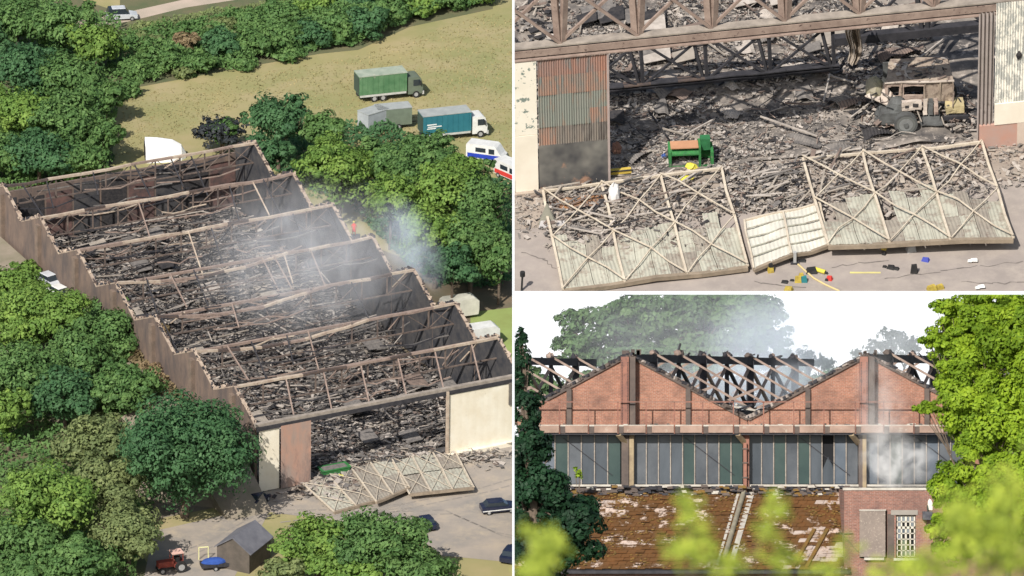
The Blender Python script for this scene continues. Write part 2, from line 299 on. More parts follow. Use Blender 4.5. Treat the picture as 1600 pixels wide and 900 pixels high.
for side in (0, 1):
    x0, x1 = ((-.35, 0) if side == 0 else (W_, W_+.35))
    for b in range(NB):
        v0 = b*BAY; v1 = v0+BAY; vm = (v0+v1)/2
        a = [(x0,v0,0),(x0,v1,0),(x0,v1,EV),(x0,vm,RG),(x0,v0,EV)]; c = [(x1,)+p[1:] for p in a]
        xo, xi = (x0, x1) if side == 0 else (x1, x0)
        MB().prism(a, c).build('gable_wall', brickL, han)
        xs = xi+(.03 if side == 0 else -.03)
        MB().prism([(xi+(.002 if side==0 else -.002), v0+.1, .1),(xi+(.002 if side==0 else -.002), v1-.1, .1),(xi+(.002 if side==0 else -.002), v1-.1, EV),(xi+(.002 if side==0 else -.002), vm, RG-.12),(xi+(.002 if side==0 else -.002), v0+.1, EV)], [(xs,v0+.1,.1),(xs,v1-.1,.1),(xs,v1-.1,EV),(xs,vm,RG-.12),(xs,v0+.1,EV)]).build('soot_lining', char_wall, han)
        bar(han, 'coping', (x0/2+x1/2, v0, EV+.07), (x0/2+x1/2, vm, RG+.07), .36, .12, cop); bar(han, 'coping', (x0/2+x1/2, vm, RG+.07), (x0/2+x1/2, v1, EV+.07), .42, .14, cop)
        MB().box(*(sorted((xo, xo+(-.5 if side == 0 else .5)))), vm-.45, vm+.45, 0, RG-.9).build('buttress', mat('sooty pier brick', (.22,.16,.125), (.14,.11,.09), 1), han)
MB().box(0, W_, NB*BAY-.35, NB*BAY, 0, EV-.6).build('rear_wall', brickL, han)
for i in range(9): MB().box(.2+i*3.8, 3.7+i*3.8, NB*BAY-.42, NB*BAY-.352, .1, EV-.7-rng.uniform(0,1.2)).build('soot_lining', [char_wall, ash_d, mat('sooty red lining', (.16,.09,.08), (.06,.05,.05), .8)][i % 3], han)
for b in range(NB):                                                     # ridge lattice girders
    vm = (b+.5)*BAY; 
    if b: bar(han, 'valley_gutter', (0, b*BAY, EV-.12), (W_, b*BAY, EV-.12), .34, .3, steel_p)
    pts_ = [Vector((W_*i/12, vm+rng.normal(0,.07), RG-(.0 if i in (0,12) else abs(rng.normal(.05,.12))+(1.1*math.sin(math.pi*min(i,8)/8) if b in (1,2,3) else 0)))) for i in range(13)]; mb = MB()
    for i in range(12): mb.beam(pts_[i], pts_[i+1], .36*rng.uniform(.8,1.15), .28, mi=int(rng.choice(3, p=(.5,.3,.2))))
    mb.build('ridge_beam', [steel, steel_p, mat('sooty rust', (.12,.085,.07), (.06,.05,.05), 3)], han)
    mb = MB(); mb.beam((0,vm,EV), (W_,vm,EV), .16, .16); nn = 10
    for i in range(nn):
        u0 = W_*i/nn; u1 = W_*(i+1)/nn
        if not (b in (1,2,3) and 1 < i < 6): mb.beam((u0,vm,EV),(u0,vm,RG), .16, .16)
        if b in (1,2,3) and 0 < i < 7: continue
        if rng.uniform() < .6: mb.beam((u0,vm,EV),(u1,vm,RG), .09, .09)
        if rng.uniform() < .6: mb.beam((u1,vm,EV),(u0,vm,RG), .09, .09)
    mb.build('lattice_girder', mat('sooty lattice', (.19,.145,.12), (.09,.07,.065), 1.5), han)
    for i in range(22):
        if rng.uniform() < (.5 if b in (0,5,6,4) else .62): continue
        u = W_*(i+.5)/22+rng.uniform(-.3,.3); sg = rng.choice((-1,1)); k = rng.uniform(.45,1)
        drop = rng.uniform(0, 2.5) if k < .9 else 0
        bar(han, 'rafter', (u,vm,RG-.1), (u+rng.uniform(-.6,.6), vm+sg*BAY/2*k, RG-(RG-EV)*k-drop), .13, .16, [steel_d, steel_p, steel_d, steel][rng.integers(4)])
for b in range(NB):                                                    # sagging purlins still hung between the girders
    for k in range(15):
        u = rng.uniform(.5,W_-9); ln = rng.uniform(4,12 if b else 8); sg = rng.choice((-1,1)); f_ = rng.uniform(.2,.85); v = (b+.5)*BAY+sg*BAY/2*f_; z = RG-(RG-EV)*f_-rng.uniform(.1,1.6); q_ = [Vector((min(u+ln*i/4,W_-.3), v+rng.normal(0,.25), z-.5*math.sin(math.pi*i/4)*rng.uniform(.2,1.4))) for i in range(5)]; mb = MB()
        for i in range(4): mb.beam(q_[i], q_[i+1]+Vector((.01,0,0)), .11, .13)
        mb.build('sagging_purlin', [steel_d, steel_p, ash_m, steel][rng.choice(4, p=(.4,.25,.25,.1))], han)
bar(han, 'front_beam', (-.4, -.25, EV+.1), (W_+.4, -.25, EV+.1), .55, .5, mat('grey beam', (.36,.31,.265), (.22,.19,.165), 1.5)); bar(han, 'front_beam', (-.4, -.62, EV-.25), (W_+.4, -.62, EV-.25), .12, .5, steel_d)
for u in np.linspace(0, W_, 8)[1:-1]: bar(han, 'hanging_purlin', (u, .2, EV-.1), (u+1.5, BAY*.5, RG-.2), .16, .16, steel_p)
for side in (0,1):                                                     # loose broken bricks and slates along the tops of the walls
    mb = MB(); ux = -.17 if side == 0 else W_+.17
    for i in range(330):
        v = rng.uniform(0,NB*BAY); ph = (v/BAY) % 1; z = EV+(RG-EV)*(1-abs(ph*2-1)); s_ = rng.uniform(.12,.5); mb.beam((ux+rng.uniform(-.2,.2),v,z+.12), (ux+rng.uniform(-.3,.3),v+s_,z+.15+rng.uniform(-.1,.25)), rng.uniform(.1,.35), rng.uniform(.06,.25), mi=int(rng.integers(3)))
    mb.build('broken_wall_top', [cop, steel_d, mat('sooty rust', (.12,.085,.07), (.06,.05,.05), 3)], han, kind='stuff')
# doors
def leafdoor(par, x0, x1, y0, y1, z1, m, name='door_leaf', lab=None):
    return corr(lambda s, t: Vector((x0+(x1-x0)*s, y0+(y1-y0)*s, .15+(z1-.15)*t)), max(3,int((x1-x0)/.9)), .004, nrm=Vector((0,-1,0))).build(name, m, par, label=lab)
rustdoor = mat('rusty door sheets', (.42,.25,.19), (.30,.24,.21), .8, stretch=(1,1,.35), c3=(.12,.11,.11), scale3=.5, lo3=.5, hi3=.7)
leafdoor(han, 0, 2.6, -.5, -.5, EV-.35, white_p, lab='cream painted left door leaf'); leafdoor(han, 2.7, 6.6, -.75, -.75, EV-.3, rustdoor, lab='rust streaked left door leaf')
leafdoor(han, 24.8, W_+.2, -.6, -.6, EV-.4, white_p, lab='wide cream right door leaf')
bar(han, 'door_post', (24.5,-.7,0), (24.5,-.7,EV), .3, .3, steel); bar(han, 'door_post', (W_+.3,-.5,0), (W_+.3,-.5,EV), .4, .4, white_p); MB().box(W_-1.6,W_-.5,-.85,-.7,EV-3.2,EV-.4).build('scorch_panel', mat('scorched door patch', (.2,.18,.15), (.12,.11,.1), 1), han)
MB().box(24.3, W_+.6, -1.2, -.35, 0, .5).build('door_plinth', white_p, han)
bk = mat('trodden earth bank', (.27,.225,.18), (.19,.17,.12), .3)
link('earth_bank', MB().prism([(-.9,-6,0),(-.9,86,0),(-.9,86,4.6),(-.9,2,4.4)], [(-6.5,-6,0),(-6.5,86,0),(-6.5,86,3.6),(-6.5,4,3.2)]).mesh('earth_bank', bk), None, HM, 'structure')
link('earth_bank', MB().prism([(-6.48,4,3.1),(-6.48,86,3.5),(-6.48,86,0),(-6.48,-2,0)], [(-14,4,.05),(-14,86,.05),(-14,86,0),(-14,-2,0)]).mesh('earth_bank', bk), None, HM, 'structure')
fl = lambda: (rng.uniform(.5,W_-.5), rng.uniform(.5,NB*BAY-.5))
def fz(lo=0, hi=.5):
    def g():
        u, v = fl(); return (u, v, .1+hm(u,v,.22,1.0)+rng.uniform(lo,hi))
    return g
shards('roof_debris', None, fz(), 42000, .15, .85, han, wts=(.31,.35,.16,.10,.08), flat=.07)
for i in range(230):                                                   # long fallen purlins, lying mostly along the ridges
    u, v = fl(); ln = rng.uniform(3,11); a = rng.normal(0,.22) if rng.uniform() < .65 else rng.normal(math.pi/2,.35); z = .5+hm(u,v,.22,1.0)
    p = Vector((u,v,z)); q_ = p+Vector((math.cos(a),math.sin(a),rng.uniform(-.03,.12)))*ln; q_.x = min(max(q_.x,.4),W_-.4); q_.y = min(max(q_.y,.4),NB*BAY-.4)
    bar(han, 'fallen_purlin', p, q_, .12, .12, DEB[rng.choice(5, p=(.3,.15,.25,.15,.15))])
for b in range(NB):                                                    # fallen roof sheets lying in regular bays under the ridges
    for i in range(13):
        if rng.uniform() < .8: continue
        u = 1+i*2.5; v = b*BAY+1+rng.uniform(0,BAY-4); z = .8+rng.uniform(0,1.0)
        MB().prism([(u,v,z),(u+2.1,v+.1,z+.05),(u+2.2,v+2.8,z+rng.uniform(-.2,.7)),(u+.05,v+2.7,z+.2)], [(u,v,z+.06),(u+2.1,v+.1,z+.11),(u+2.2,v+2.8,z+.5),(u+.05,v+2.7,z+.26)]).build('roof_sheet', DEB[rng.choice(5, p=(.2,.4,.22,.08,.1))], han)
# spill of debris before the doors, the fallen door frames and the skip
def spill(cx, cy, sx_, sy_):
    def g():
        p = L.pt(cx+rng.normal(0,sx_), cy+rng.normal(0,sy_), 0); return (p.x, p.y, rng.uniform(.05,.5))
    return g
tag(shards('rubble', None, spill(520,748,40,14), 1600, .2, 1.3, wts=(.15,.25,.25,.15,.2)), 'rubble strewn across the yard by the open hangar doors', 'rubble')
tag(shards('rubble', None, spill(690,712,50,9), 1100, .2, 1.1, wts=(.1,.25,.3,.1,.25)), 'pale rubble below the wide cream hangar door', 'rubble')
frm_sheet = mat('pale green cladding', (.44,.43,.36), (.36,.35,.29), .8, c3=(.27,.23,.19), scale3=2, lo3=.5, hi3=.62)
def doorframe(site, corners, name, label, ncell, zf, zb, sheet_t, wd, nw, group=None, rows=2, bat=False):
    pts = [site.pt(*c, z) for c, z in zip(corners, (zb, zb, zf, zf))]   # back left, back right, front right, front left
    base = Vector((pts[3].x, pts[3].y, 0)); t = thing(name, label, 'door frame', base, group=group); pts = [p-base for p in pts]
    n = (pts[2]-pts[3]).cross(pts[0]-pts[3]).normalized(); wp_ = 1.0 if site is T else .5; off_ = rng.uniform(0,9)
    def P(s, u):                                                    # the whole frame is slightly buckled
        p = pts[3].lerp(pts[2], s).lerp(pts[0].lerp(pts[1], s), u); q = noise.noise_vector(p*.55+Vector((off_,0,0))); return p+n*(.16*wp_*(q.z+abs(q.x)))+Vector((q.x,q.y,0))*.13*wp_
    def bent(nm, a, b, w_, h_, m_, lift, amp=.035):
        mb = MB(); ks = 4; q_ = [P(a[0]+(b[0]-a[0])*k/ks, a[1]+(b[1]-a[1])*k/ks)+n*(lift+(rng.normal(0,amp) if 0 < k < ks else 0)) for k in range(ks+1)]
        for k in range(ks): mb.beam(q_[k], q_[k+1], w_, h_, up=n)
        return mb.build(nm, m_, t)
    for i in range(ncell+1): bent('upright', (i/ncell,0), (i/ncell,1), wd*1.15, wd*.9, cream_s, .05, .015)
    bent('rail', (0,1), (1,1), wd*1.2, wd*1.1, cream_s, 0); bent('rail', (0,0), (1,0), wd*2.2, wd*2.0, rail_m, -.1, .01)
    if not bat:
        for i in range(ncell):
            for j in range(rows):
                a, b = i/ncell, (i+1)/ncell; c, d = j/rows, (j+1)/rows
                e = .0 if site is L or rng.uniform() > .12 else .35
                kw = .4 if site is L else .52; bent('brace', (a,c), (b,d), wd*kw, wd*kw, cream_s, .12); bent('brace', (b,c), (a,d), wd*kw, wd*kw, cream_s, .2)
    else:
        for j in range(1, 5): bent('batten', (0,j/5), (1,j/5), wd*.6, wd*.6, frm_sheet, .05, .01)
    ts = sheet_t
    for i in range(ncell):
        for (c, d) in ts:
            if not bat and c >= .45 and site is T and rng.uniform() < .2: continue
            sh_b = mat('stained cladding', (.33,.30,.25), (.24,.21,.18), 1.4, c3=(.16,.11,.09), scale3=3, lo3=.55, hi3=.68) if not bat else mat('dusty white sheet', (.62,.60,.53))
            sh = frm_sheet if not bat else mat('dusty white sheet', (.62,.60,.53), (.50,.48,.41), 1.5, c3=(.35,.31,.26), scale3=3, lo3=.6, hi3=.7)
            for k in range(4 if site is T and not bat else 1):
                kk = 4 if site is T and not bat else 1; hi_ = d+(rng.normal(-.01,.05) if c > .1 and not bat else 0)
                if site is T and not bat and c > .1 and rng.uniform() < .13: continue
                corr(lambda s, u: P(s, u)-n*(.02+.03*(k % 2)), max(4,nw//kk), wd*.13, s0=(i+(k+.02)/kk)/ncell, s1=(i+(k+.99)/kk)/ncell, t0=c, t1=hi_, nrm=n, rows=3).build('cladding_sheet', sh if rng.uniform() < .75 else sh_b, t)
    return t
rail_m = mat('brown bottom rail', (.30,.24,.18), (.20,.16,.12), 2)
doorframe(L, [(474,757),(548,727),(590,782),(522,800)], 'fallen_door_frame', 'collapsed pale door frame lying beside the green skip in the yard', 2, .3, .4, [(0,.5),(.5,.95)], .16, 6)
doorframe(L, [(545,728),(610,714),(640,762),(588,784)], 'fallen_door_frame', 'middle pale panel of the collapsed hangar doors in the yard', 2, .9, .5, [(0,.5),(.5,.95)], .16, 6)
doorframe(L, [(610,716),(708,700),(740,762),(640,772)], 'fallen_door_frame', 'right lattice frame of the collapsed hangar doors in the yard', 3, .9, .35, [(0,.5),(.52,.97)], .16, 6)
def skip_(site, p, sc, rz, label, m):
    t = thing('metal_skip', label, 'skip', p, rz); k = sc
    MB().prism([(-1.6*k,-.6*k,0),(1.6*k,-.6*k,0),(1.6*k,.6*k,0),(-1.6*k,.6*k,0)], [(-1.9*k,-.8*k,1.1*k),(1.9*k,-.8*k,1.1*k),(1.9*k,.8*k,1.1*k),(-1.9*k,.8*k,1.1*k)]).build('body', m, t)
    MB().box(-1.6*k,1.6*k,-.6*k,.6*k,1.1*k+.003,1.12*k).build('charred_load', ash_m, t)
    for s_ in (-1,1): bar(t, 'rim', (-1.9*k,s_*.8*k,1.1*k), (1.9*k,s_*.8*k,1.1*k), .12*k, .1*k, m); bar(t, 'rim', (s_*1.9*k,-.8*k,1.12*k), (s_*1.9*k,.8*k,1.12*k), .12*k, .1*k, m)
    return t
green_m = mat('bright green paint', (.04,.21,.055), (.03,.13,.045), 2.5, rough=.7, c3=(.16,.17,.13), scale3=6, lo3=.56, hi3=.68)
skip_(L, L.pt(522,742), .95, al, 'small green skip among rubble before the hangar', green_m)
yw = thing('tarpaulin', 'small yellow tarpaulin crumpled beside the green skip in the yard', 'tarpaulin', L.pt(532,748)); MB().ball((0,0,.2), .8, sc=(1.2,.6,.35), jit=.2).build('sheet', mat('yellow plastic', (.75,.72,.05), (.6,.6,.05), 2), yw)
# ---------------- vehicles
def wheel(par, x, y, r, wd=.28, sub=True):
    o = MB().cyl((x,y-wd/2,r),(x,y+wd/2,r), r, n=16).build('wheel', black, par)
    if sub: MB().cyl((x,y-wd/2-.02,r),(x,y+wd/2+.02,r), r*.55, n=12).build('rim', mat('grey hub', (.35,.35,.35)), o)
def lorry(p, rz, label, mbox, mcab, roofm, ln=7.0, text=False, low=False):
    t = thing('box_lorry', label, 'lorry', p, rz)
    MB().box(-ln/2-1.2, ln/2-1.2, -1.25, 1.25, 1.15, 3.75).build('cargo_box', mbox, t); MB().box(-ln/2-1.25, ln/2-1.15, -1.3, 1.3, 3.753, 3.86).build('box_roof', roofm, t)
    for i in range(9): x = -ln/2-1.2+ln*(i+.5)/9; MB().box(x-.04,x+.04,-1.29,-1.252,1.2,3.74).build('side_rib', mbox, t)
    MB().box(-ln/2-1.2, ln/2+1.2, -.45, .45, .75, 1.147).build('chassis', steel_d, t); MB().box(-ln/2-1.1, ln/2-1.3, -1.27, -1.1, .85, 1.14).build('side_guard', mat('light grey trim', (.5,.5,.48)), t)
    x0 = ln/2-1.0
    a = [(x0,-1.2,.6),(x0+2.0,-1.2,.6),(x0+2.05,-1.2,1.6),(x0+1.75,-1.2,2.75),(x0+1.5,-1.2,2.95),(x0,-1.2,2.95)]; MB().prism(a, [(q[0],1.2,q[2]) for q in a]).build('cab', mcab, t)
    MB().prism([(x0+2.06,-1.05,1.72),(x0+1.8,-1.05,2.65),(x0+1.8,1.05,2.65),(x0+2.06,1.05,1.72)], [(x0+2.09,-1.05,1.72),(x0+1.83,-1.05,2.65),(x0+1.83,1.05,2.65),(x0+2.09,1.05,1.72)]).build('windscreen', glass_dk, t)
    MB().prism([(x0+.7,-1.225,1.75),(x0+1.85,-1.225,1.75),(x0+1.6,-1.225,2.6),(x0+.7,-1.225,2.6)], [(x0+.7,-1.2,1.75),(x0+1.85,-1.2,1.75),(x0+1.6,-1.2,2.6),(x0+.7,-1.2,2.6)]).build('side_window', glass_dk, t)
    MB().box(x0+1.95, x0+2.2, -1.2, 1.2, .45, .9).build('bumper', mat('light grey trim', (.5,.5,.48)), t)
    for s_ in (-1,1): MB().box(x0+1.55,x0+1.7,s_*1.45-.06,s_*1.45+.06,1.9,2.5).build('mirror', black, t)
    for y in (-1.05, 1.05):
        for x in (x0+1.1, -ln/2+.9, -ln/2+2.1): wheel(t, x, y, .5, .32)
    MB().box(-ln/2-1.27,-ln/2-1.2,-1.15,1.15,1.3,3.6).build('tail_door', mat('dark tail door', (.06,.09,.07)), t)
    if text:
        for (dx, dz, l_) in ((.5,2.5,1.3),(.6,2.2,1.9),(.5,1.95,1.2)): MB().box(-ln/2-1.2+dx, -ln/2-1.2+dx+l_, -1.31,-1.292, dz, dz+.14).build('lettering', mat('white lettering', (.8,.82,.8)), t)
    return t
lorry(L.pt(608,152), R(16), 'green box lorry parked in the middle of the dry field', mat('dull green body', (.06,.15,.07), (.12,.23,.12), .5, c3=(.2,.24,.17), scale3=1.2), mat('olive cab', (.13,.16,.12)), mat('weathered roof', (.36,.40,.33), (.25,.30,.24), 1, c3=(.6,.52,.42), scale3=.6), 6.6)
lorry(L.pt(708,214), R(16), 'teal blue box lorry with white cab behind the trees', mat('teal body', (.02,.13,.17), (.03,.16,.2), .5), mat('white vehicle paint', (.72,.72,.70), rough=.35), mat('grey roof', (.36,.38,.37), (.28,.3,.3), 1), 6.6, text=True)
def trailer(p, rz, label, m, ln=4.5, rounded=False):
    t = thing('trailer', label, 'trailer', p, rz); MB().box(-ln/2,ln/2,-1.1,1.1,.6,2.9).build('body', m, t); MB().box(-ln/2-.04,ln/2+.04,-1.14,1.14,2.903,3.0).build('roof', mat('grey roof', (.36,.38,.37)), t)
    bar(t, 'drawbar', (ln/2,0,.5), (ln/2+1.2,0,.5), .1, .1, steel_d); [wheel(t, x, y, .38) for x in (-.4,.5) for y in (-1.0,1.0)]; return t
trailer(L.pt(583,204), R(40), 'light grey trailer nearest the green trees', mat('light grey panel', (.40,.43,.45)), 3.6)
trailer(L.pt(614,198), R(14), 'dark green trailer with olive sheet behind the grey trailer', mat('olive panel', (.16,.20,.15)), 4.6)
white_v = mat('white vehicle paint', (.72,.72,.70), rough=.35)
def van(p, rz, label, mlow, m=white_v, caravan=False):
    t = thing('caravan' if caravan else 'parked_van', label, 'caravan' if caravan else 'van', p, rz)
    if caravan: prof = [(-2.3,.5),(2.3,.5),(2.45,1.3),(2.1,2.5),(1.7,2.7),(-1.9,2.7),(-2.4,2.3),(-2.4,1.1)]
    else: prof = [(-2.5,.45),(2.5,.45),(2.55,1.0),(2.2,1.3),(1.6,2.2),(1.3,2.4),(-2.4,2.4),(-2.5,2.2)]
    MB().prism([(x,-1,z) for x,z in prof], [(x,1,z) for x,z in prof]).build('body', m, t)
    MB().box(-2.3,2.3,-1.02,-1.002,.55,1.15).build('side_stripe', mlow, t); MB().box(-1.2,.2,-1.03,-1.002,1.4,2.0).build('side_window', glass_dk, t); MB().box(-2.47,-2.43,-.7,.7,1.5,2.1).build('rear_window', glass_dk, t)
    MB().box(.6,1.4,-1.03,-1.002,1.3,2.0).build('cab_window', glass_dk, t)
    [wheel(t, x, y, .35) for x in ((-1.6,1.6) if not caravan else (-.1,)) for y in (-.9,.9)]; return t
van(L.pt(760,250), R(-20), 'white van with blue lower side at the field edge', mat('blue stripe', (.02,.05,.4)))
van(L.pt(800,280), R(-50), 'white van with red stripe right of the blue striped van', mat('red stripe', (.6,.05,.04)))
van(L.pt(748,540), R(200), 'white caravan with dark window beside the lawn', mat('cream stripe', (.7,.66,.55)), caravan=True)
van(L.pt(716,496), R(200), 'off white caravan half hidden behind the hangar end', mat('cream stripe', (.7,.66,.55)), m=mat('off white', (.62,.60,.52)), caravan=True)
def car(p, rz, label, m, ln=4.3, suv=False):
    t = thing('parked_car', label, 'car', p, rz); h = 1.75 if suv else 1.45; k = ln/4.3
    prof = [(-2.15,.35),(2.15,.35),(2.15,.75),(1.2,.95),(-1.9 if suv else -1.6,1.0),(-2.15,.9)]
    rings = []
    for (y, s_) in ((-.88,.96),(-.8,1),(.8,1),(.88,.96)): rings.append([(x*k*s_, y, z) for x,z in prof])
    MB().loft(rings).build('body', m, t)
    top = [(1.1,.95),(.45,h-.05),(.2,h),(-1.3 if not suv else -1.8,h),(-1.75 if not suv else -2.05,1.0)]
    MB().prism([(x*k,-.72,z) for x,z in top], [(x*k,.72,z) for x,z in top]).build('cabin', glass_dk, t); MB().prism([(.5*k,-.66,h+.003),(-1.35*k,-.66,h+.003),(-1.35*k,.66,h+.003),(.5*k,.66,h+.003)], [(.3*k,-.6,h+.06),(-1.25*k,-.6,h+.06),(-1.25*k,.6,h+.06),(.3*k,.6,h+.06)]).build('roof', m, t)
    [wheel(t, x*k, y, .33, .22) for x in (-1.35,1.35) for y in (-.8,.8)]; return t
navy = mat('dark navy paint', (.01,.015,.04), (.02,.025,.05), 1, rough=.2, spec=.6)
car(L.pt(190,30), R(8), 'silver off-road car driving on the lane at the top', mat('silver paint', (.55,.57,.6), rough=.3), suv=True)
car(L.pt(779,799), R(12), 'dark navy car with white side line parked in the yard', navy)
bar(bpy.data.objects['parked_car.001'], 'side_trim', (-2.1,-.93,.55), (2.1,-.93,.62), .05, .1, white_v)
car(L.pt(800,872), R(70), 'dark car cut off at the right edge of the yard grass', navy)
car(L.pt(664,824), R(110), 'small dark car half hidden by the yellow green trees', navy, 3.2)
car(L.pt(402,786), R(60), 'dark car end between the cream door and the big tree', navy, 3.4)
# white rounded shelter in the field
sh = thing('field_shelter', 'white rounded fabric shelter standing in the field behind the hangar', 'shelter', L.pt(258,246), R(4))
rings = [[(x, .9*w_*math.cos(a)*2.2, max(0,h_*math.sin(a))) for a in np.linspace(0, math.pi, 9)] for (x, w_, h_) in ((-2.6,.95,2.9),(-1,.95,2.8),(1,.85,2.45),(2.1,.6,1.8),(2.7,.2,.7))]
MB().loft(rings).build('canopy', mat('bright white fabric', (.86,.86,.86), (.8,.8,.8), 1), sh); MB().box(-2.68,-2.6,-1.4,1.4,0,1.9).build('dark_opening', ash_d, sh)
# sheds and yard items
sd_ = thing('garden_shed', 'dark shed with grey slate roof at the bottom of the yard', 'shed', L.pt(381,878), R(-28)); slate = mat('grey slate roof', (.17,.17,.19), (.12,.12,.14), .8)
MB().box(-2.1,2.1,-2.6,2.6,0,2.6).build('wall', mat('shed boards', (.12,.10,.085), (.08,.07,.06), 1), sd_)
for s_ in (-1,1): MB().prism([(0,-2.8,4.1),(s_*2.4,-2.8,2.45),(s_*2.4,2.8,2.45),(0,2.8,4.1)], [(0,-2.8,4.2),(s_*2.4,-2.8,2.55),(s_*2.4,2.8,2.55),(0,2.8,4.2)]).build('roof', slate, sd_)
MB().prism([(-2.1,-2.6,2.6),(2.1,-2.6,2.6),(0,-2.6,4.05)], [(-2.1,2.6,2.6),(2.1,2.6,2.6),(0,2.6,4.05)]).build('gable', mat('shed boards', (.22,.19,.14)), sd_)
tr_ = thing('red_tractor', 'small red tractor standing on the yard at the bottom left', 'tractor', L.pt(268,892), R(200)); redm = mat('tractor red', (.30,.06,.04), (.18,.05,.04), 3)
MB().box(-.2,1.7,-.4,.4,.7,1.4).build('bonnet', redm, tr_); MB().box(-1.3,-.2,-.6,.6,.6,1.1).build('seat_deck', redm, tr_); MB().box(-.9,-.5,-.3,.3,1.1,1.7).build('seat', black, tr_)
for x in (-1.2,.0):
    for y in (-.55,.55): bar(tr_, 'roll_bar', (x,y,1.1),(x,y,2.3),.08,.08,redm)
MB().box(-1.3,.1,-.65,.65,2.3,2.4).build('canopy', mat('pink canopy', (.7,.45,.38)), tr_); [wheel(tr_, -.9, y, .7, .35) for y in (-.8,.8)]; [wheel(tr_, 1.3, y, .4, .25) for y in (-.6,.6)]
yf = thing('frame', 'pale yellow metal frame standing beside the blue covered trailer', 'frame', L.pt(318,874), R(10)); ym = mat('pale yellow paint', (.8,.78,.4))
for x in (-.55,.55): bar(yf, 'post', (x,0,0),(x,0,1.6),.09,.09,ym)
bar(yf, 'crossbar', (-.55,0,1.55),(.55,0,1.55),.09,.09,ym)
bt = thing('covered_trailer', 'blue tarpaulin covered trailer beside the grey roofed shed', 'trailer', L.pt(335,888), R(12)); MB().box(-1.6,1.6,-.7,.7,.4,.8).build('bed', steel_d, bt); MB().ball((0,0,.85),1,sc=(1.6,.75,.5),jit=.05,nu=14).build('tarpaulin', mat('blue tarpaulin', (.03,.08,.32)), bt); [wheel(bt, 0, y, .3) for y in (-.75,.75)]
hs_ = thing('outbuilding', 'orange brick outbuilding with slate roof at lower left edge', 'building', L.pt(-14,884), R(15)); MB().box(-2,2,-3,3,0,2.8).build('wall', mat('orange brick', (.5,.22,.1),(.42,.18,.09),1), hs_); MB().prism([(-2.2,-3.2,2.8),(2.2,-3.2,2.8),(0,-3.2,4.3)], [(-2.2,3.2,2.8),(2.2,3.2,2.8),(0,3.2,4.3)]).build('roof', slate, hs_)
for i, (px, py, rz, lab, m) in enumerate(((78,446,-40,'silver car parked in the alley left of the hangar', mat('silver paint', (.55,.57,.6), rough=.3)), (95,466,-40,'white car parked behind the silver car in the alley', white_v), (115,484,-40,'grey car nearest the trees in the alley', mat('grey car paint', (.3,.33,.35), rough=.3)))):
    car(L.pt(px,py,4.0), R(rz-12), lab, m, 3.9)
gh = thing('glasshouse', 'pale glass roofed lean-to at the left edge', 'glasshouse', L.pt(4,420), R(55)); MB().box(-3,3,-1.2,1.2,0,2).build('wall', mat('pale glazing', (.5,.56,.48)), gh)
for i in range(6): MB().prism([(-3+i,-1.3,2.02),(-2.1+i,-1.3,2.02),(-2.1+i,1.3,3.0),(-3+i,1.3,3.0)], [(-3+i,-1.3,2.07),(-2.1+i,-1.3,2.07),(-2.1+i,1.3,3.05),(-3+i,1.3,3.05)]).build('roof_pane', mat('pale glazing', (.5,.56,.48)), gh)
# two fire crew figures
def figure(p, rz, label, top, legs, k=1.0):
    t = thing('person', label, 'person', p, rz)
    J = [((0,0,.92),.13),((0,0,1.2),.15),((0,0,1.42),.14),((0,0,1.55),.06),((0,0,1.68),.1),((.11,0,.85),.1),((.14,.03,.48),.07),((.15,0,.06),.055),((-.11,0,.85),.1),((-.13,-.03,.48),.07),((-.14,0,.06),.055),((.2,0,1.4),.07),((.3,.05,1.12),.05),((.26,.2,.92),.035),((-.2,0,1.4),.07),((-.3,.05,1.12),.05),((-.26,.2,.92),.035)]
    E = [(0,1),(1,2),(2,3),(3,4),(0,5),(5,6),(6,7),(0,8),(8,9),(9,10),(2,11),(11,12),(12,13),(2,14),(14,15),(15,16)]
    me = bpy.data.meshes.new('body'); me.from_pydata([tuple(c*k for c in j[0]) for j in J], E, []); me.materials.append(top); o = link('body', me, t); o.modifiers.new('skin','SKIN'); 
    for v_, j in zip(me.skin_vertices[0].data, J): v_.radius = (j[1]*k,)*2
    me.skin_vertices[0].data[0].use_root = True; s_ = o.modifiers.new('sub','SUBSURF'); s_.levels = s_.render_levels = 1
    MB().ball((0,0,1.76*k), .13*k).build('helmet', mat('helmet yellow', (.7,.6,.1)), t); MB().cyl((0,0,.55*k),(0,0,.95*k), .24*k,.2*k).build('coat_skirt', legs, t); return t
figure(L.pt(553,368,6.2), 0, 'firefighter in red clothing standing high beside the hangar wall', mat('red cloth', (.75,.08,.06)), mat('red cloth', (.75,.08,.06)), 1.05)
pl = thing('access_platform', 'small raised platform under the firefighter in red', 'platform', L.pt(553,368,6.2)-Vector((0,0,6.2))); MB().box(-.8,.8,-.6,.6,6.0,6.2).build('deck', steel_d, pl); [bar(pl,'post',(x,y,0),(x,y,6.0),.12,.12,steel_d) for x in (-.7,.7) for y in (-.5,.5)]
wt = mat('worn yard strip', (.30,.265,.23), (.24,.215,.195), .6)
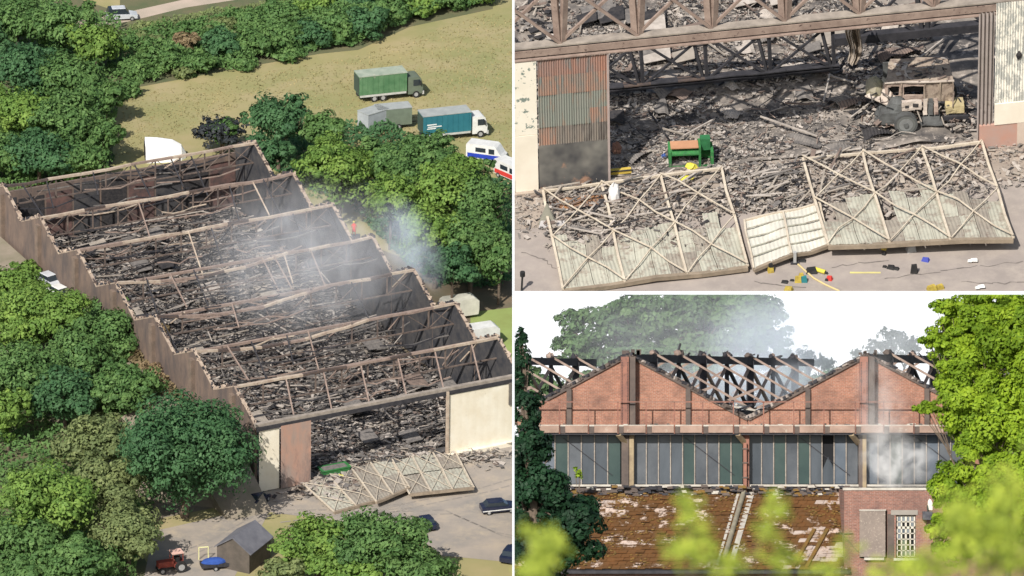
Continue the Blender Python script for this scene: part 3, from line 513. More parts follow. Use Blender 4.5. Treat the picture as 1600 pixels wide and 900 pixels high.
for pts_ in (((700,880),(640,845),(600,800),(640,790),(760,765),(860,735)), ((860,850),(780,835),(700,800),(560,805),(440,820)), ((250,880),(330,850),(420,800),(520,800),(640,790))):
    for off in (-6, 6):
        mb = MB()
        for i in range(len(pts_)-1):
            for k in range(6):
                f0, f1 = k/6, (k+.8)/6; a = L.pt(pts_[i][0]+(pts_[i+1][0]-pts_[i][0])*f0+off, pts_[i][1]+(pts_[i+1][1]-pts_[i][1])*f0+off*.5); b = L.pt(pts_[i][0]+(pts_[i+1][0]-pts_[i][0])*f1+off, pts_[i][1]+(pts_[i+1][1]-pts_[i][1])*f1+off*.5)
                n_ = (b-a).cross(Vector((0,0,1))).normalized()*.13; z_ = Vector((0,0,.03)); mb.poly([a-n_+z_, b-n_+z_, b+n_+z_, a+n_+z_])
        mb.build('tyre_mark', wt, kind='structure')
# ---------------- trees of site 1
WO = 'trees of the wood in the top left'
woods = [(25,30,62,50,'mid'),(95,45,60,52,'mid'),(150,70,46,42,'lite'),(35,110,62,52,'dark'),(110,120,60,52,'mid'),(165,150,34,38,'mid'),(30,180,64,52,'lite'),(105,190,62,54,'mid'),(160,215,32,40,'mid'),(-5,235,52,44,'mid'),(60,240,58,46,'dark'),(125,248,50,36,'mid'),(-30,60,45,45,'dark'),(-40,150,50,45,'mid')]
ords = ['first','second','third','fourth','fifth','sixth','seventh','eighth','ninth','tenth','eleventh','twelfth','thirteenth','fourteenth','fifteenth','sixteenth']
kn = {'mid':'mid green','dark':'deep green','lite':'fresh green','olive':'olive green','brown':'withered brown'}
wl = ['mid green tree in the very top left corner','broad mid green tree just left of the silver car','fresh green tree directly below the silver car','deep green tree at the left edge of the wood, below the corner tree','broad mid green tree in the middle of the wood','narrow mid green tree where wood, hedge and field meet','large fresh green tree at the left edge halfway down the wood','large mid green tree right of the fresh green one halfway down the wood','mid green tree on the field edge above the far end of the hangar','mid green tree against the left edge behind the hangar','deep green tree directly behind the far hangar ridge','mid green tree nearest the white shelter, behind the far ridge','dark tree cut off by the left edge near the top','mid green tree cut off by the left edge in the upper wood']
for i, (x, y, a, b, k) in enumerate(woods): tree(x, y, a*1.12, b*1.12, k, wl[i], group=WO)
hed = [(215,108,32,24,'mid'),(255,92,36,28,'mid'),(308,100,34,22,'mid'),(352,70,40,32,'dark'),(398,66,40,32,'mid'),(440,58,40,32,'mid'),(485,55,40,30,'dark'),(525,42,42,34,'mid'),(568,38,42,36,'dark'),(612,16,38,30,'mid'),(655,8,36,26,'lite'),(700,0,36,22,'mid'),(745,-6,34,18,'lite'),(205,140,20,16,'mid'),(285,112,22,14,'olive'),(380,98,30,14,'mid'),(455,86,30,12,'mid')]
hed2 = [(232,66,30,20,'olive'),(292,66,24,20,'brown'),(345,44,36,18,'olive'),(390,30,40,22,'mid'),(440,22,38,24,'mid'),(495,12,40,26,'lite'),(555,4,40,26,'dark')]
for row, lst in (('front row', sorted(hed)), ('back row', sorted(hed2))):
    for i, (x, y, a, b, k) in enumerate(lst):
        tree(x, y, a*1.12, b*1.1, k, '%s hedge shrub, %s from the left in the %s of the long hedge' % (kn[k], ords[i] if i < 16 else 'last', row), 'hedge_shrub', 'shrub', 'shrubs of the long hedge above the field', h=b*L.q*.7, tr=False)
def strip(u0, u1, v0, v1): return [HM @ Vector(p) for p in ((u0,v0,0),(u1,v0,0),(u1,v1,0),(u0,v1,0))]
cover('undergrowth', 'scorched scrub on the bank along the left hangar wall', None, strip(-2.4,-.6,4,44), 2600, 'brown', 1.6, z0=4.2); cover('undergrowth', 'green scrub on the slope of the bank left of the hangar', None, strip(-13,-5.5,2,42), 9000, 'olive', 2.2, z0=1.6, size=.36)
cover('grass_tufts', 'dry grass tufts dotted over the field', None, [L.pt(*p) for p in ((190,150),(560,88),(760,20),(800,30),(800,240),(600,200),(400,150),(330,190),(180,250))], 5000, 'straw', .10, size=.22, z0=.02)
pl_ = lambda *a: [L.pt(*p) for p in a]
cover('undergrowth', 'leafy undergrowth under the trees of the top left wood', None, pl_((-120,-60),(190,46),(188,140),(180,200),(178,262),(100,296),(0,318),(-120,330)), 26000, 'mid', 2.5)
cover('undergrowth', 'brambles filling the long hedge between its shrubs', None, pl_((190,60),(300,46),(420,12),(560,0),(770,-30),(770,8),(640,38),(560,74),(500,80),(400,98),(188,140)), 26000, 'mid', 2.4)
cover('undergrowth', 'olive scrub on the verge just below the lane', None, pl_((200,44),(300,26),(420,6),(560,-8),(560,4),(420,24),(300,56),(200,64)), 3500, 'olive', 1.0)
cover('undergrowth', 'undergrowth under the trees right of the hangar', None, pl_((400,250),(440,215),(620,205),(800,300),(800,455),(720,455),(640,430),(560,340)), 22000, 'dark', 2.0)
cover('undergrowth', 'undergrowth in the grove left of the hangar', None, pl_((-120,420),(30,440),(130,500),(215,575),(260,640),(250,760),(215,880),(210,960),(-120,960)), 30000, 'mid', 2.2)
cover('undergrowth', 'ivy and brambles at the foot of the left gable walls', None, pl_((130,478),(175,500),(300,625),(300,690),(200,610)), 5000, 'olive', 2.2)
rt = [(435,188,56,48,'dark'),(505,205,44,42,'mid'),(345,205,34,24,'mid'),(348,206,44,26,'char'),(420,235,40,30,'dark'),(530,268,66,60,'lite'),(610,255,52,50,'mid'),(665,245,58,44,'mid'),(610,310,46,50,'lite'),(700,300,70,60,'lite'),(755,320,50,60,'mid'),(735,380,62,56,'mid'),(680,370,60,56,'lite'),(780,395,40,50,'mid'),(640,280,40,40,'mid'),(706,415,44,34,'dark'),(742,270,34,24,'mid')]
desc = ['tall dark green tree behind the hangar corner','mid green tree left of the grey trailer','low green bush behind the far hangar ridge','scorched blackened bush behind the far hangar ridge','dark tree touching the far right hangar corner','large fresh green tree overhanging the hangar side','round mid green tree below the grey trailer','mid green tree in front of the teal lorry','fresh green tree near the rising smoke','largest fresh green tree right of the smoke','mid green tree at the right picture edge below the vans','wide mid green tree above the dark tree shadow','fresh green tree just right of the blue smoke','mid green tree by the right edge above the lawn','small round tree in the middle of the right grove','low dark tree at the foot of the right grove','mid green tree half covering the two white vans']
for (x, y, a, b, k), d in zip(rt, desc): tree(x, y, a*1.08, b*1.08, k, d, h=(3.2 if k == 'char' or d.startswith('low green') else 7.0), group='trees on the right of the hangar', dens=1.1 if k != 'char' else .7, tr=True)
lf = [(55,500,84,62,'lite'),(15,450,60,40,'lite'),(172,532,62,56,'mid'),(40,585,72,56,'mid'),(180,610,54,50,'mid'),(100,620,60,50,'dark'),(288,704,106,106,'dark'),(12,645,38,46,'lite'),(150,690,62,50,'olive'),(165,760,56,60,'olive'),(78,790,82,72,'lite'),(45,850,60,50,'mid'),(200,830,58,52,'olive'),(30,895,50,34,'mid'),(130,885,60,44,'mid'),(225,560,40,40,'olive'),(497,848,64,44,'lite'),(590,850,74,54,'mid'),(650,885,66,40,'mid'),(446,898,40,28,'olive'),(540,890,56,36,'lite'),(232,530,36,34,'brown'),(226,566,40,36,'olive'),(262,606,34,30,'mid'),(128,486,48,42,'olive'),(118,560,62,54,'mid'),(210,610,52,46,'mid'),(165,500,50,44,'mid'),(250,575,36,34,'olive')]
desc = ['bright green spreading tree left of the hangar side wall','fresh green tree by the glass lean-to','mid green tree between the alley cars and the olive trees','mid green tree at the left picture edge','mid green tree left of the biggest dark tree','dark green tree in the hollow at the left','biggest round dark green tree at the front hangar corner','fresh green tree with pale trunk at the left edge','pale olive tree left of the biggest dark tree','tall olive grey tree in the lower left grove','large bright green tree in the lower left grove','mid green tree above the orange outbuilding','olive tree next to the red tractor','mid green tree in the bottom left corner','mid green tree at the bottom of the lower left grove','olive bush against the left gable walls','yellow green tree right of the slate roofed shed','mid green tree with the small dark car beside it','mid green tree at the bottom right of the yard trees','grey green bush in front of the slate roofed shed','fresh green tree at the bottom centre of the yard trees','withered brown bush against the left brick wall','olive bush on the bank below the withered brown bush','small mid green bush on the bank just above the biggest dark tree','olive tree beside the white car in the alley','mid green tree in the middle of the left grove','mid green tree filling the gap above the olive grey trees','mid green tree standing closest to the left gable walls','olive tree leaning on the gable wall above the biggest dark tree']
for (x, y, a, b, k), d in zip(lf, desc): tree(x, y, a*1.06, b*1.06, k, d, h=(8.5 if a > 100 else 2.8 if k == 'brown' or 'bush' in d else None), group='trees on the left and front of the hangar', dens=1.1)
tag(shards('scrap', None, spill(98,468,22,20), 200, .2, 1.3, mats=[ash_m,white_v,tanb], wts=(.5,.2,.3)), 'mixed scrap along the alley left of the hangar', 'scrap')
# ---------------- smoke
def smoke(name, label, site, c, rad, dens, scale, col=(1,1,1), lo=.42, hi=.75, tilt=(0,0,0), anis=-.28):
    t = MB().ball((0,0,0), 1.0, nu=20, nv=12); o = t.build(name, smokemat(name+label, dens, scale, col, lo, hi, anis, tuple(r_/min(rad) for r_ in rad)), kind='stuff'); tag(o, label, 'smoke')
    o.matrix_world = site.M @ Matrix.Translation(c) @ Matrix.Rotation(tilt[1],4,'Y') @ Matrix.Rotation(tilt[0],4,'X') @ Matrix.Diagonal((*rad,1)); return o
def smokemat(nm, dens, scale, col, lo, hi, anis, asp):
    m = bpy.data.materials.new(nm); m.use_nodes = True; t = m.node_tree; t.nodes.clear(); out = N(t,'ShaderNodeOutputMaterial'); pv = N(t,'ShaderNodeVolumePrincipled'); pv.inputs['Color'].default_value = (*col,1); pv.inputs['Anisotropy'].default_value = anis
    tcn = N(t,'ShaderNodeTexCoord'); nz = N(t,'ShaderNodeTexNoise'); nz.inputs['Scale'].default_value = scale; nz.inputs['Detail'].default_value = 5; nz.inputs['Distortion'].default_value = .6; vs_ = N(t,'ShaderNodeMapping'); vs_.inputs['Scale'].default_value = asp; t.links.new(tcn.outputs['Object'], vs_.inputs[0]); t.links.new(vs_.outputs[0], nz.inputs[0])
    mr = N(t,'ShaderNodeMapRange'); mr.inputs[1].default_value = lo; mr.inputs[2].default_value = hi; t.links.new(nz.outputs[0], mr.inputs[0])
    ln = N(t,'ShaderNodeVectorMath', operation='LENGTH'); t.links.new(tcn.outputs['Object'], ln.inputs[0]); fo = N(t,'ShaderNodeMapRange', interpolation_type='SMOOTHSTEP'); fo.inputs[1].default_value = 1.0; fo.inputs[2].default_value = .15; t.links.new(ln.outputs['Value'], fo.inputs[0])
    m1 = N(t,'ShaderNodeMath', operation='MULTIPLY'); t.links.new(mr.outputs[0], m1.inputs[0]); t.links.new(fo.outputs[0], m1.inputs[1]); m2 = N(t,'ShaderNodeMath', operation='MULTIPLY'); m2.inputs[1].default_value = dens; t.links.new(m1.outputs[0], m2.inputs[0])
    t.links.new(m2.outputs[0], pv.inputs['Density']); t.links.new(pv.outputs[0], out.inputs['Volume']); return m
smoke('smoke', 'thin blue smoke drifting up the right side of the hangar', L, L.pt(640,385,12), (4.2,8,8), .17, 1.3, (.75,.85,1), tilt=(0,-.5,0), lo=.35)
smoke('smoke', 'faint smoke over the middle hangar bays', L, L.pt(480,400,13), (17,28,5), .075, 1.6, (.85,.88,.95), lo=.3)
# ================================================================== SITE 2: the hangar mouth and its fallen doors, closer
cur[0] = T
tar2 = mat('grey brown tarmac', (.33,.285,.26), (.27,.235,.215), .35, c3=(.38,.33,.29), scale3=1.1, lo3=.45, hi3=.75, bump=.15)
MB().poly([T.pt(700,520), T.pt(1750,520), T.pt(1750,-160), T.pt(700,-160)]).build('ground', tar2, kind='structure')
at = R(10.5); c1 = T.pt(840, 292); HT = Matrix.Translation(c1) @ Matrix.Rotation(at, 4, 'Z'); HTi = HT.inverted()
def hu(px, py, w=0): return HTi @ T.pt(px, py, w)                       # picture point at a height, in the hangar's own axes
hg = thing('hangar_front', 'open front of the burnt hangar with steel beam and cream doors', 'hangar', M=HT)
fash = mat('burnt floor', (.27,.235,.205), (.07,.065,.065), .3, c3=(.38,.33,.29), scale3=2.2, lo3=.52, hi3=.62, lo=.4, hi=.6, bump=.4)
heap('floor', None, -1, 30, 0.1, 26, 110, 110, fash, .3, .35, z=.012, parent=hg, kind='stuff')
heap('apron_debris', HT, -2, 27, -3.4, 0.1, 110, 16, mat('dusty apron', (.36,.30,.25), (.26,.22,.19), .8, c3=(.16,.14,.13), scale3=3, lo3=.55, hi3=.65, bump=.3), .6, .12, z=.008, kind='structure')
BW = 7.55
bar(hg, 'front_beam', (-6,0,BW), (27,0,BW), .5, .5, steel_d); bar(hg, 'beam_flange', (-6,-.05,BW+.29), (27,-.05,BW+.29), .55, .07, mat('grey beam', (.36,.31,.265), (.22,.19,.165), 1.5)); bar(hg, 'beam_flange', (-6,-.3,BW+.0), (27,-.3,BW+.0), .06, .34, steel_p); bar(hg, 'beam_flange', (-6,-.2,BW-.29), (27,-.2,BW-.29), .5, .06, steel_p)
tops = 11.2
bar(hg, 'top_chord', (-6,0.1,tops), (27,0.1,tops), .5, .6, steel_p)
us = [-4.8,-2.3,1.2,4.8,8.25,11.7,15.2,18.7,22.2]
for i, u in enumerate(us):
    for d in (-.19,.19): bar(hg, 'upright', (u+d*.6,0,BW+.34), (u+d*1.5,.1,tops), .2, .3, steel_p)
    if i < len(us)-1: bar(hg, 'brace', (u,.0,BW+.3), (us[i+1],.1,tops), .13, .13, steel_p); bar(hg, 'brace', (us[i+1],-.16,BW+.3), (u,-.06,tops), .13, .13, steel_p)
# made-up dark girder standing in for the front girder's shadow on the floor
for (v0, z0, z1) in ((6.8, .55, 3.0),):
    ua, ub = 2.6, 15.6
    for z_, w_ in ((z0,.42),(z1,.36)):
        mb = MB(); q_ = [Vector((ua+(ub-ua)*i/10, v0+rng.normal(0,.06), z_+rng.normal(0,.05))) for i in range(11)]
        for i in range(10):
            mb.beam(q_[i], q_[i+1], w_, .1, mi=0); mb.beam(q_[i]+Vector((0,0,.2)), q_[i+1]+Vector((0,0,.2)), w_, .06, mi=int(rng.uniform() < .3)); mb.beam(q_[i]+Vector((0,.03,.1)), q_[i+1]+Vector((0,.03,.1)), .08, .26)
        mb.build('shade_chord', [steel_d, mat('sooty rust', (.12,.085,.07), (.06,.05,.05), 3)], hg)
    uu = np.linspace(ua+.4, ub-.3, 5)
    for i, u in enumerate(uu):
        for d in (-.15,.15): bar(hg, 'shade_upright', (u+d*.5,v0,z0), (u+d*2-.3,v0+.2,z1), .14, .14, steel_d)
        if i < 4: bar(hg, 'shade_brace', (u,v0,z0), (uu[i+1],v0+.2,z1), .1, .1, steel_d); bar(hg, 'shade_brace', (uu[i+1],v0-.12,z0), (u,v0+.08,z1), .1, .1, steel_d)
ua, ub, v0, z0, z1 = 15.2, 22.5, 6.0, 2.6, 5.2                             # right part of that shadow stand-in, raised behind the wrecked truck
bar(hg, 'shade_chord', (ua,v0,z0), (ub,v0,z0), .45, .42, steel_d); bar(hg, 'shade_chord', (ua,v0+.2,z1), (ub,v0+.2,z1), .3, .22, steel_d)
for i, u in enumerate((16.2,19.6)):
    for d in (-.15,.15): bar(hg, 'shade_upright', (u+d,v0,z0), (u+d*1.6-.3,v0+.2,z1+.4), .2, .2, steel_d)
    bar(hg, 'shade_brace', (u,v0,z0), (u+3,v0+.2,z1+.3), .12, .12, steel_d); bar(hg, 'shade_brace', (u+3,v0-.12,z0), (u,v0+.1,z1+.3), .12, .12, steel_d)
# torn sheet hanging from the beam
def torn(s, t): return Vector((15.5+s*(.35+.45*(1-t)*t*3)+.12*math.sin(t*9), 4.2+.2*math.sin(s*11+t*3), 2.4+t*3.4))
corr(torn, 7, .10, nrm=Vector((0,-1,0)), rows=8).build('torn_sheet', mat('pale torn sheet', (.44,.37,.30), (.3,.25,.21), 2), hg)
# left doors
dz = BW-.36
rust_r = [mat('rust red sheet', (.36,.19,.14), (.26,.19,.17), .7, stretch=(2.5,1,.5), c3=(.20,.20,.19), scale3=1.4, lo3=.52, hi3=.66), mat('rusty sheet', (.38,.21,.15), (.25,.21,.18), 1.0, stretch=(3,1,.6), c3=(.18,.2,.19), scale3=1.6, lo3=.52, hi3=.66),
          mat('grey green sheet', (.25,.25,.22), (.22,.24,.21), .9, stretch=(3,1,.5), c3=(.30,.20,.15), scale3=1.2, lo3=.54, hi3=.66), mat('brown grey sheet', (.24,.20,.17), (.19,.18,.165), .9, stretch=(3,1,.5), c3=(.11,.09,.08), scale3=.9, lo3=.5, hi3=.66)]
zs = [2.55, 3.55, 4.35, 5.3, 6.3, dz]
for r_ in range(5):
    for c_ in range(4):
        x0 = .06+c_*.8; 
        corr(lambda s, t: Vector((x0+.82*s, -.35-.015*((c_+r_) % 2)-.02*(r_ % 2), zs[r_]-.06+(zs[r_+1]-zs[r_]+.04)*t)), 7, .025, nrm=Vector((0,-1,0))).build('corrugated_sheet', rust_r[(3,2,2,1,0)[r_]] if (r_*4+c_) % 7 else rust_r[1], hg)
MB().box(.04,3.3,-.36,-.28,.12,2.5).build('scorched_panel', mat('scorched lower panel', (.20,.19,.17), (.05,.05,.055), .55, c3=(.36,.21,.14), scale3=.7, lo3=.58, hi3=.68, detail=3), hg)
bar(hg, 'door_post', (3.33,-.34,0), (3.33,-.34,dz), .1, .16, mat('grey pink post', (.42,.34,.32)))
peel = mat('peeling cream paint', (.82,.76,.66), (.75,.69,.58), 1, c3=(.20,.24,.21), scale3=2.6, lo3=.575, hi3=.60)
peel2 = mat('heavily peeled paint', (.80,.76,.68), (.72,.68,.60), 1, stretch=(1,1,.45), c3=(.42,.42,.39), scale3=4.2, lo3=.47, hi3=.53)
MB().box(-1.12,-.02,-.42,-.3,3.2,dz).build('door_leaf', peel, hg); MB().box(-4,-1.15,-.5,-.4,.05,dz).build('door_leaf', peel, hg); MB().box(-1.12,-.02,-.44,-.3,.1,3.17).build('door_leaf', mat('plain cream paint', (.80,.73,.62), (.72,.65,.54), .8), hg)
bar(hg, 'door_rail', (-4,-.5,.06), (3.4,-.5,.06), .3, .12, mat('dusty rail', (.4,.33,.27)))
# right door
xr = 20.75
gj = mat('grey pinkish jamb', (.38,.33,.31), (.30,.26,.24), .6, c3=(.2,.17,.15), scale3=1)
corr(lambda s, t: Vector((xr+.0+.75*s, -.5, .2+(BW-.3)*t)), 4, .09, nrm=Vector((0,-1,0))).build('corrugated_jamb', gj, hg)
corr(lambda s, t: Vector((xr+.8+1.75*s, -.55, 2.35+5.6*t)), 14, .02, nrm=Vector((0,-1,0))).build('door_leaf', peel2, hg, label='heavily peeled right door leaf')
MB().box(xr+2.6,xr+5.5,-.62,-.45,2.3,8.0).build('door_leaf', white_p, hg); MB().box(xr+.8,xr+5.5,-.66,-.57,1.3,2.45).build('door_leaf', mat('plain cream paint', (.80,.73,.62)), hg)
MB().box(xr+.1,xr+1.9,-.62,-.3,0,1.29).build('plinth', mat('scorched pink plinth', (.48,.26,.20), (.42,.30,.26), .7), hg); MB().box(xr+1.9,xr+5.5,-.65,-.3,0,1.29).build('plinth', mat('cream plinth', (.60,.50,.42), (.5,.4,.34), .7), hg)
MB().ball((xr+1.9,-.6,5.0), .18, sc=(.8,.3,1.2), jit=.25).build('hole_patch', ash_d, hg)
def inside(lo=0, hi=.35, a=(3.5,20.6), b=(.4,25)):
    def g():
        u, v = rng.uniform(*a), rng.uniform(*b)
        if 16.7 < u < 20.3 and .0 < v < 3.7: return None
        if 9.5 < u < 16 and 2 < v < 6.5 and rng.uniform() < .7: return None
        if noise.noise(Vector((u*.45,v*.45,4.2)))+.5*noise.noise(Vector((u*1.6,v*1.6,7))) < rng.uniform(-.5,.25): return None
        return (u, v, .03+hm(u,v,.3,.35)+rng.uniform(lo,hi))
    return g
shards('roof_debris', None, inside(0,.10), 40000, .035, .30, hg, wts=(.22,.27,.27,.12,.12), flat=.09)
shards('roof_debris', None, inside(0,.3,(-3,3.4),(1,25)), 3500, .08, .7, hg, wts=(.3,.3,.2,.1,.1), flat=.1)
def ap():
    u, v = rng.uniform(-1.5,27), rng.uniform(-4.2,.4); return (u, v, .03+max(0,rng.normal(.05,.06))) if rng.uniform() < .5+.12*v+.5 else None
tag(shards('rubble', HT, ap, 5000, .04, .32, wts=(.12,.25,.33,.12,.18), flat=.12), 'broken slates and splinters strewn across the apron below the hangar mouth', 'rubble')
for i in range(70):
    u = rng.uniform(3.8,20.4); v = rng.uniform(.5,24); ln = rng.uniform(.8,3.2); a = rng.uniform(0,math.pi)
    if 16.5 < u < 20.4 and v < 3.6: continue
    z = .25+hm(u,v,.3,.55); p = Vector((u,v,z)); bar(hg, 'fallen_batten', p, p+Vector((math.cos(a),math.sin(a),rng.uniform(-.05,.15)))*ln, .07, .07, DEB[rng.choice(5, p=(.25,.1,.3,.15,.2))])
for i in range(60):
    u = rng.uniform(3.6,20.4); v = rng.uniform(8,25); z = .3+hm(u,v,.3,.55); s_ = rng.uniform(.5,1.5)
    MB().prism([(u,v,z),(u+s_,v+.1,z+.1),(u+s_*1.1,v+s_,z+.2),(u,v+s_*.9,z)], [(u,v,z+.03),(u+s_,v+.1,z+.13),(u+s_*1.1,v+s_,z+.23),(u,v+s_*.9,z+.03)]).build('roof_sheet', DEB[rng.choice(5, p=(.15,.4,.25,.1,.1))], hg)
for i in range(34):                                                    # buckled roof sheets lying on the ash
    u, v = rng.uniform(3.9,20), rng.uniform(.6,12)
    if 16.3 < u and v < 4: continue
    z = .12+hm(u,v,.3,.35); w_, l_ = rng.uniform(.5,1.0), rng.uniform(.7,1.9); a = rng.uniform(0,math.pi); cu = rng.uniform(.05,.3); d1 = Vector((math.cos(a),math.sin(a),0)); d2 = Vector((-math.sin(a),math.cos(a),0)); p0 = Vector((u,v,z)); fx = rng.uniform(0,6)
    corr(lambda s, t: p0+d1*(l_*s)+d2*(w_*t)+Vector((0,0,cu*math.sin(s*3.1+t*1.5)+.06*math.sin(t*7+fx))), int(5+l_*4), .022, rows=4).build('buckled_sheet', DEB[rng.choice(5, p=(.15,.30,.25,.15,.15))], hg)
for i in range(46):                                                    # twisted rods and cables
    u, v = rng.uniform(3.9,20), rng.uniform(.5,13)
    if 16.3 < u and v < 4: continue
    a = rng.uniform(0,6.28); p = Vector((u,v,.2+hm(u,v,.3,.35))); pts_ = [p]
    for k in range(6): a += rng.normal(0,.45); p = p+Vector((math.cos(a)*.35,math.sin(a)*.35,rng.normal(0,.08))); p.z = max(p.z,.1); pts_.append(p)
    MB().tube(pts_, [.022]*7, 5).build('twisted_rod', [steel_d, steel_p, ash_l, rustb][rng.integers(4)], hg)
for pts_ in (((1380,436),(1420,430),(1470,424),(1530,416),(1600,410)), ((1300,418),(1340,412),(1390,408)), ((1180,440),(1215,446),(1260,449)), ((1500,440),(1550,444),(1600,441)), ((815,395),(850,405),(870,420))):
    mb = MB()
    for i in range(len(pts_)-1):
        a, b = T.pt(*pts_[i]), T.pt(*pts_[i+1]); q_ = [a.lerp(b,k/5)+Vector((rng.normal(0,.04),rng.normal(0,.05),.01)) for k in range(6)]
        for k in range(5): n_ = (q_[k+1]-q_[k]).cross(Vector((0,0,1))).normalized()*rng.uniform(.012,.04); mb.poly([q_[k]-n_,q_[k+1]-n_,q_[k+1]+n_,q_[k]+n_])
    mb.build('tarmac_crack', mat('tar line', (.13,.115,.105), (.19,.165,.15), 2), kind='structure')
# ---- burnt truck
pw = hu(1432, 190); wk = thing('burnt_truck', 'burnt out army style truck slumped at the right of the hangar mouth', 'truck', M=HT @ Matrix.Translation(pw+Vector((0,0,.12))) @ Matrix.Rotation(R(-6), 4, 'Z'))
bm1 = mat('burnt beige body', (.40,.33,.26), (.28,.22,.18), 1.6, c3=(.12,.085,.075), scale3=2.8, lo3=.5, hi3=.62); bm2 = mat('burnt pink beige', (.42,.33,.28), (.30,.225,.19), 2, c3=(.13,.09,.08), scale3=4, lo3=.54, hi3=.64)
grt = mat('grey burnt metal', (.12,.125,.125), (.07,.07,.07), 2.5); lg = mat('ash white metal', (.55,.48,.42), (.45,.38,.33), 2, c3=(.1,.08,.08), scale3=4, lo3=.6, hi3=.64)
# side wall with two window openings, real gaps
def wallseg(x0, x1, z0, z1, m=bm2, nm='side_panel'): return MB().box(x0,x1,.0,.09,z0,z1).build(nm, m, wk)
wallseg(-1.5,-1.35,.95,2.1); wallseg(-.85,-.6,.95,2.1); wallseg(-1.35,-.85,.95,1.35); wallseg(-.6,.3,.95,1.35); wallseg(-1.35,-.85,1.85,2.1); wallseg(-.6,.3,1.85,2.1); wallseg(.3,1.7,.95,2.1, bm1)
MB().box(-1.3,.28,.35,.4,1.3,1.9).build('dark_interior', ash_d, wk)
MB().prism([(-1.5,0,2.1),(1.7,0,2.1),(1.6,1.9,2.15),(-1.1,1.9,2.15)], [(-1.5,0,2.17),(1.7,0,2.17),(1.6,1.9,2.22),(-1.1,1.9,2.22)]).build('roof', bm1, wk)
MB().box(1.6,1.7,.1,1.9,.8,2.08).build('end_panel', bm1, wk); MB().box(-1.45,1.6,1.8,1.9,.5,2.1).build('far_side', grt, wk)
for x in (-.75,.35,1.1,1.68): bar(wk, 'body_rib', (x,-.04,.95),(x,-.04,2.1),.06,.06,bm1)
bar(wk,'gutter',(-1.52,-.05,2.12),(1.75,-.05,2.12),.08,.07,lg); bar(wk,'sill',(-1.3,-.06,.95),(1.4,-.06,.9),.1,.1,steel_d)
MB().ball((-1.95,.55,1.5), .62, sc=(.75,1,.85), nu=12, nv=7, jit=.08).build('bonnet', mat('burnt ochre bonnet', (.34,.31,.2), (.27,.24,.19), 1.5), wk)
MB().prism([(-2.4,.0,1.35),(-1.3,-.3,.95),(-.9,-.1,1.2),(-1.5,.5,1.75)], [(-2.45,.02,1.42),(-1.3,-.3,1.02),(-.9,-.1,1.27),(-1.5,.5,1.82)]).build('torn_panel', lg, wk)
MB().ball((-.95,-.25,.85), .62, sc=(.9,.7,1), nu=12, nv=7, jit=.05).build('front_housing', grt, wk)
MB().prism([(-1.95,-.75,.25),(-1.0,-.75,.25),(-.9,-.75,.9),(-1.7,-.75,.85)], [(-1.95,.3,.25),(-1.0,.3,.25),(-.9,.3,.9),(-1.7,.3,.85)]).build('mudguard', grt, wk)
for (x, y) in ((-.62,-1.12),(1.5,1.5)):
    o = MB().cyl((x,y-.16,.55),(x,y+.16,.55), .55, n=28).build('wheel', mat('burnt tyre', (.10,.105,.105), (.07,.07,.07), 3), wk); MB().cyl((x,y-.19,.55),(x,y-.14,.55), .33, n=24).build('rim', mat('grey rim', (.22,.23,.23), (.15,.15,.15), 2), o); MB().cyl((x,y-.25,.55),(x,y-.19,.55), .12, n=14).build('hub', grt, o)
    MB().cyl((x,y-.175,.55),(x,y-.165,.55), .45, n=24).build('sidewall_ring', mat('burnt tyre edge', (.14,.145,.14)), o)
bar(wk,'axle',(-.6,-.8,.5),(-.6,.9,.5),.12,.12,grt)
MB().box(-.75,.15,-.75,-.5,1.0,1.45).build('engine_cover', lg, wk); MB().box(-.6,-.45,-.77,-.752,1.15,1.3).build('cover_hole', ash_d, wk); MB().box(-.25,.0,-.77,-.752,1.18,1.36).build('cover_hole', ash_d, wk)
for i,x in enumerate((.25,.5,.75)): MB().prism([(x,-.7,.7),(x+.2,-.7,.7),(x+.2,-.55,1.45),(x,-.55,1.45)], [(x,-.62,.7),(x+.2,-.62,.7),(x+.2,-.47,1.45),(x,-.47,1.45)]).build('bent_louvre', (lg,grt,bm2)[i], wk)
MB().box(.1,1.15,-1.0,-.3,.28,.36).build('step_plate', grt, wk); MB().prism([(.25,-.75,.36),(1.0,-.75,.36),(1.1,-.2,1.0),(.3,-.2,1.0)], [(.25,-.70,.38),(1.0,-.70,.38),(1.1,-.15,1.02),(.3,-.15,1.02)]).build('sloped_plate', grt, wk)
MB().box(1.35,2.2,-.5,.3,.55,.95).build('yellow_box', mat('ochre box', (.48,.40,.22), (.38,.32,.2), 1.5), wk); bar(wk,'rear_beam',(1.2,-.6,.42),(2.4,-.6,.42),.16,.16,steel_d)
for i in range(26): x = rng.uniform(-2.3,2.2); y = rng.uniform(-.7,.1); z = rng.uniform(.4,1.1) if x > -1 else rng.uniform(.9,1.9); a = rng.normal(size=3)*.28; bar(wk,'wreckage_strip',(x,y,z),(x+a[0],y+a[1],z+a[2]),.05,.05,DEB[rng.integers(5)])
for o in [c for c in wk.children if c.name.split('.')[0] not in ('wheel','wreckage_strip','axle')]:      # heat has buckled every panel a little
    bm = bmesh.new(); bm.from_mesh(o.data); bmesh.ops.subdivide_edges(bm, edges=[e for e in bm.edges if e.calc_length() > .25], cuts=3, use_grid_fill=True)
    for v in bm.verts: nn_ = noise.noise_vector(v.co*2.3+Vector((3,1,2)))+.5*noise.noise_vector(v.co*6); v.co += nn_*.055
    bm.to_mesh(o.data); bm.free()
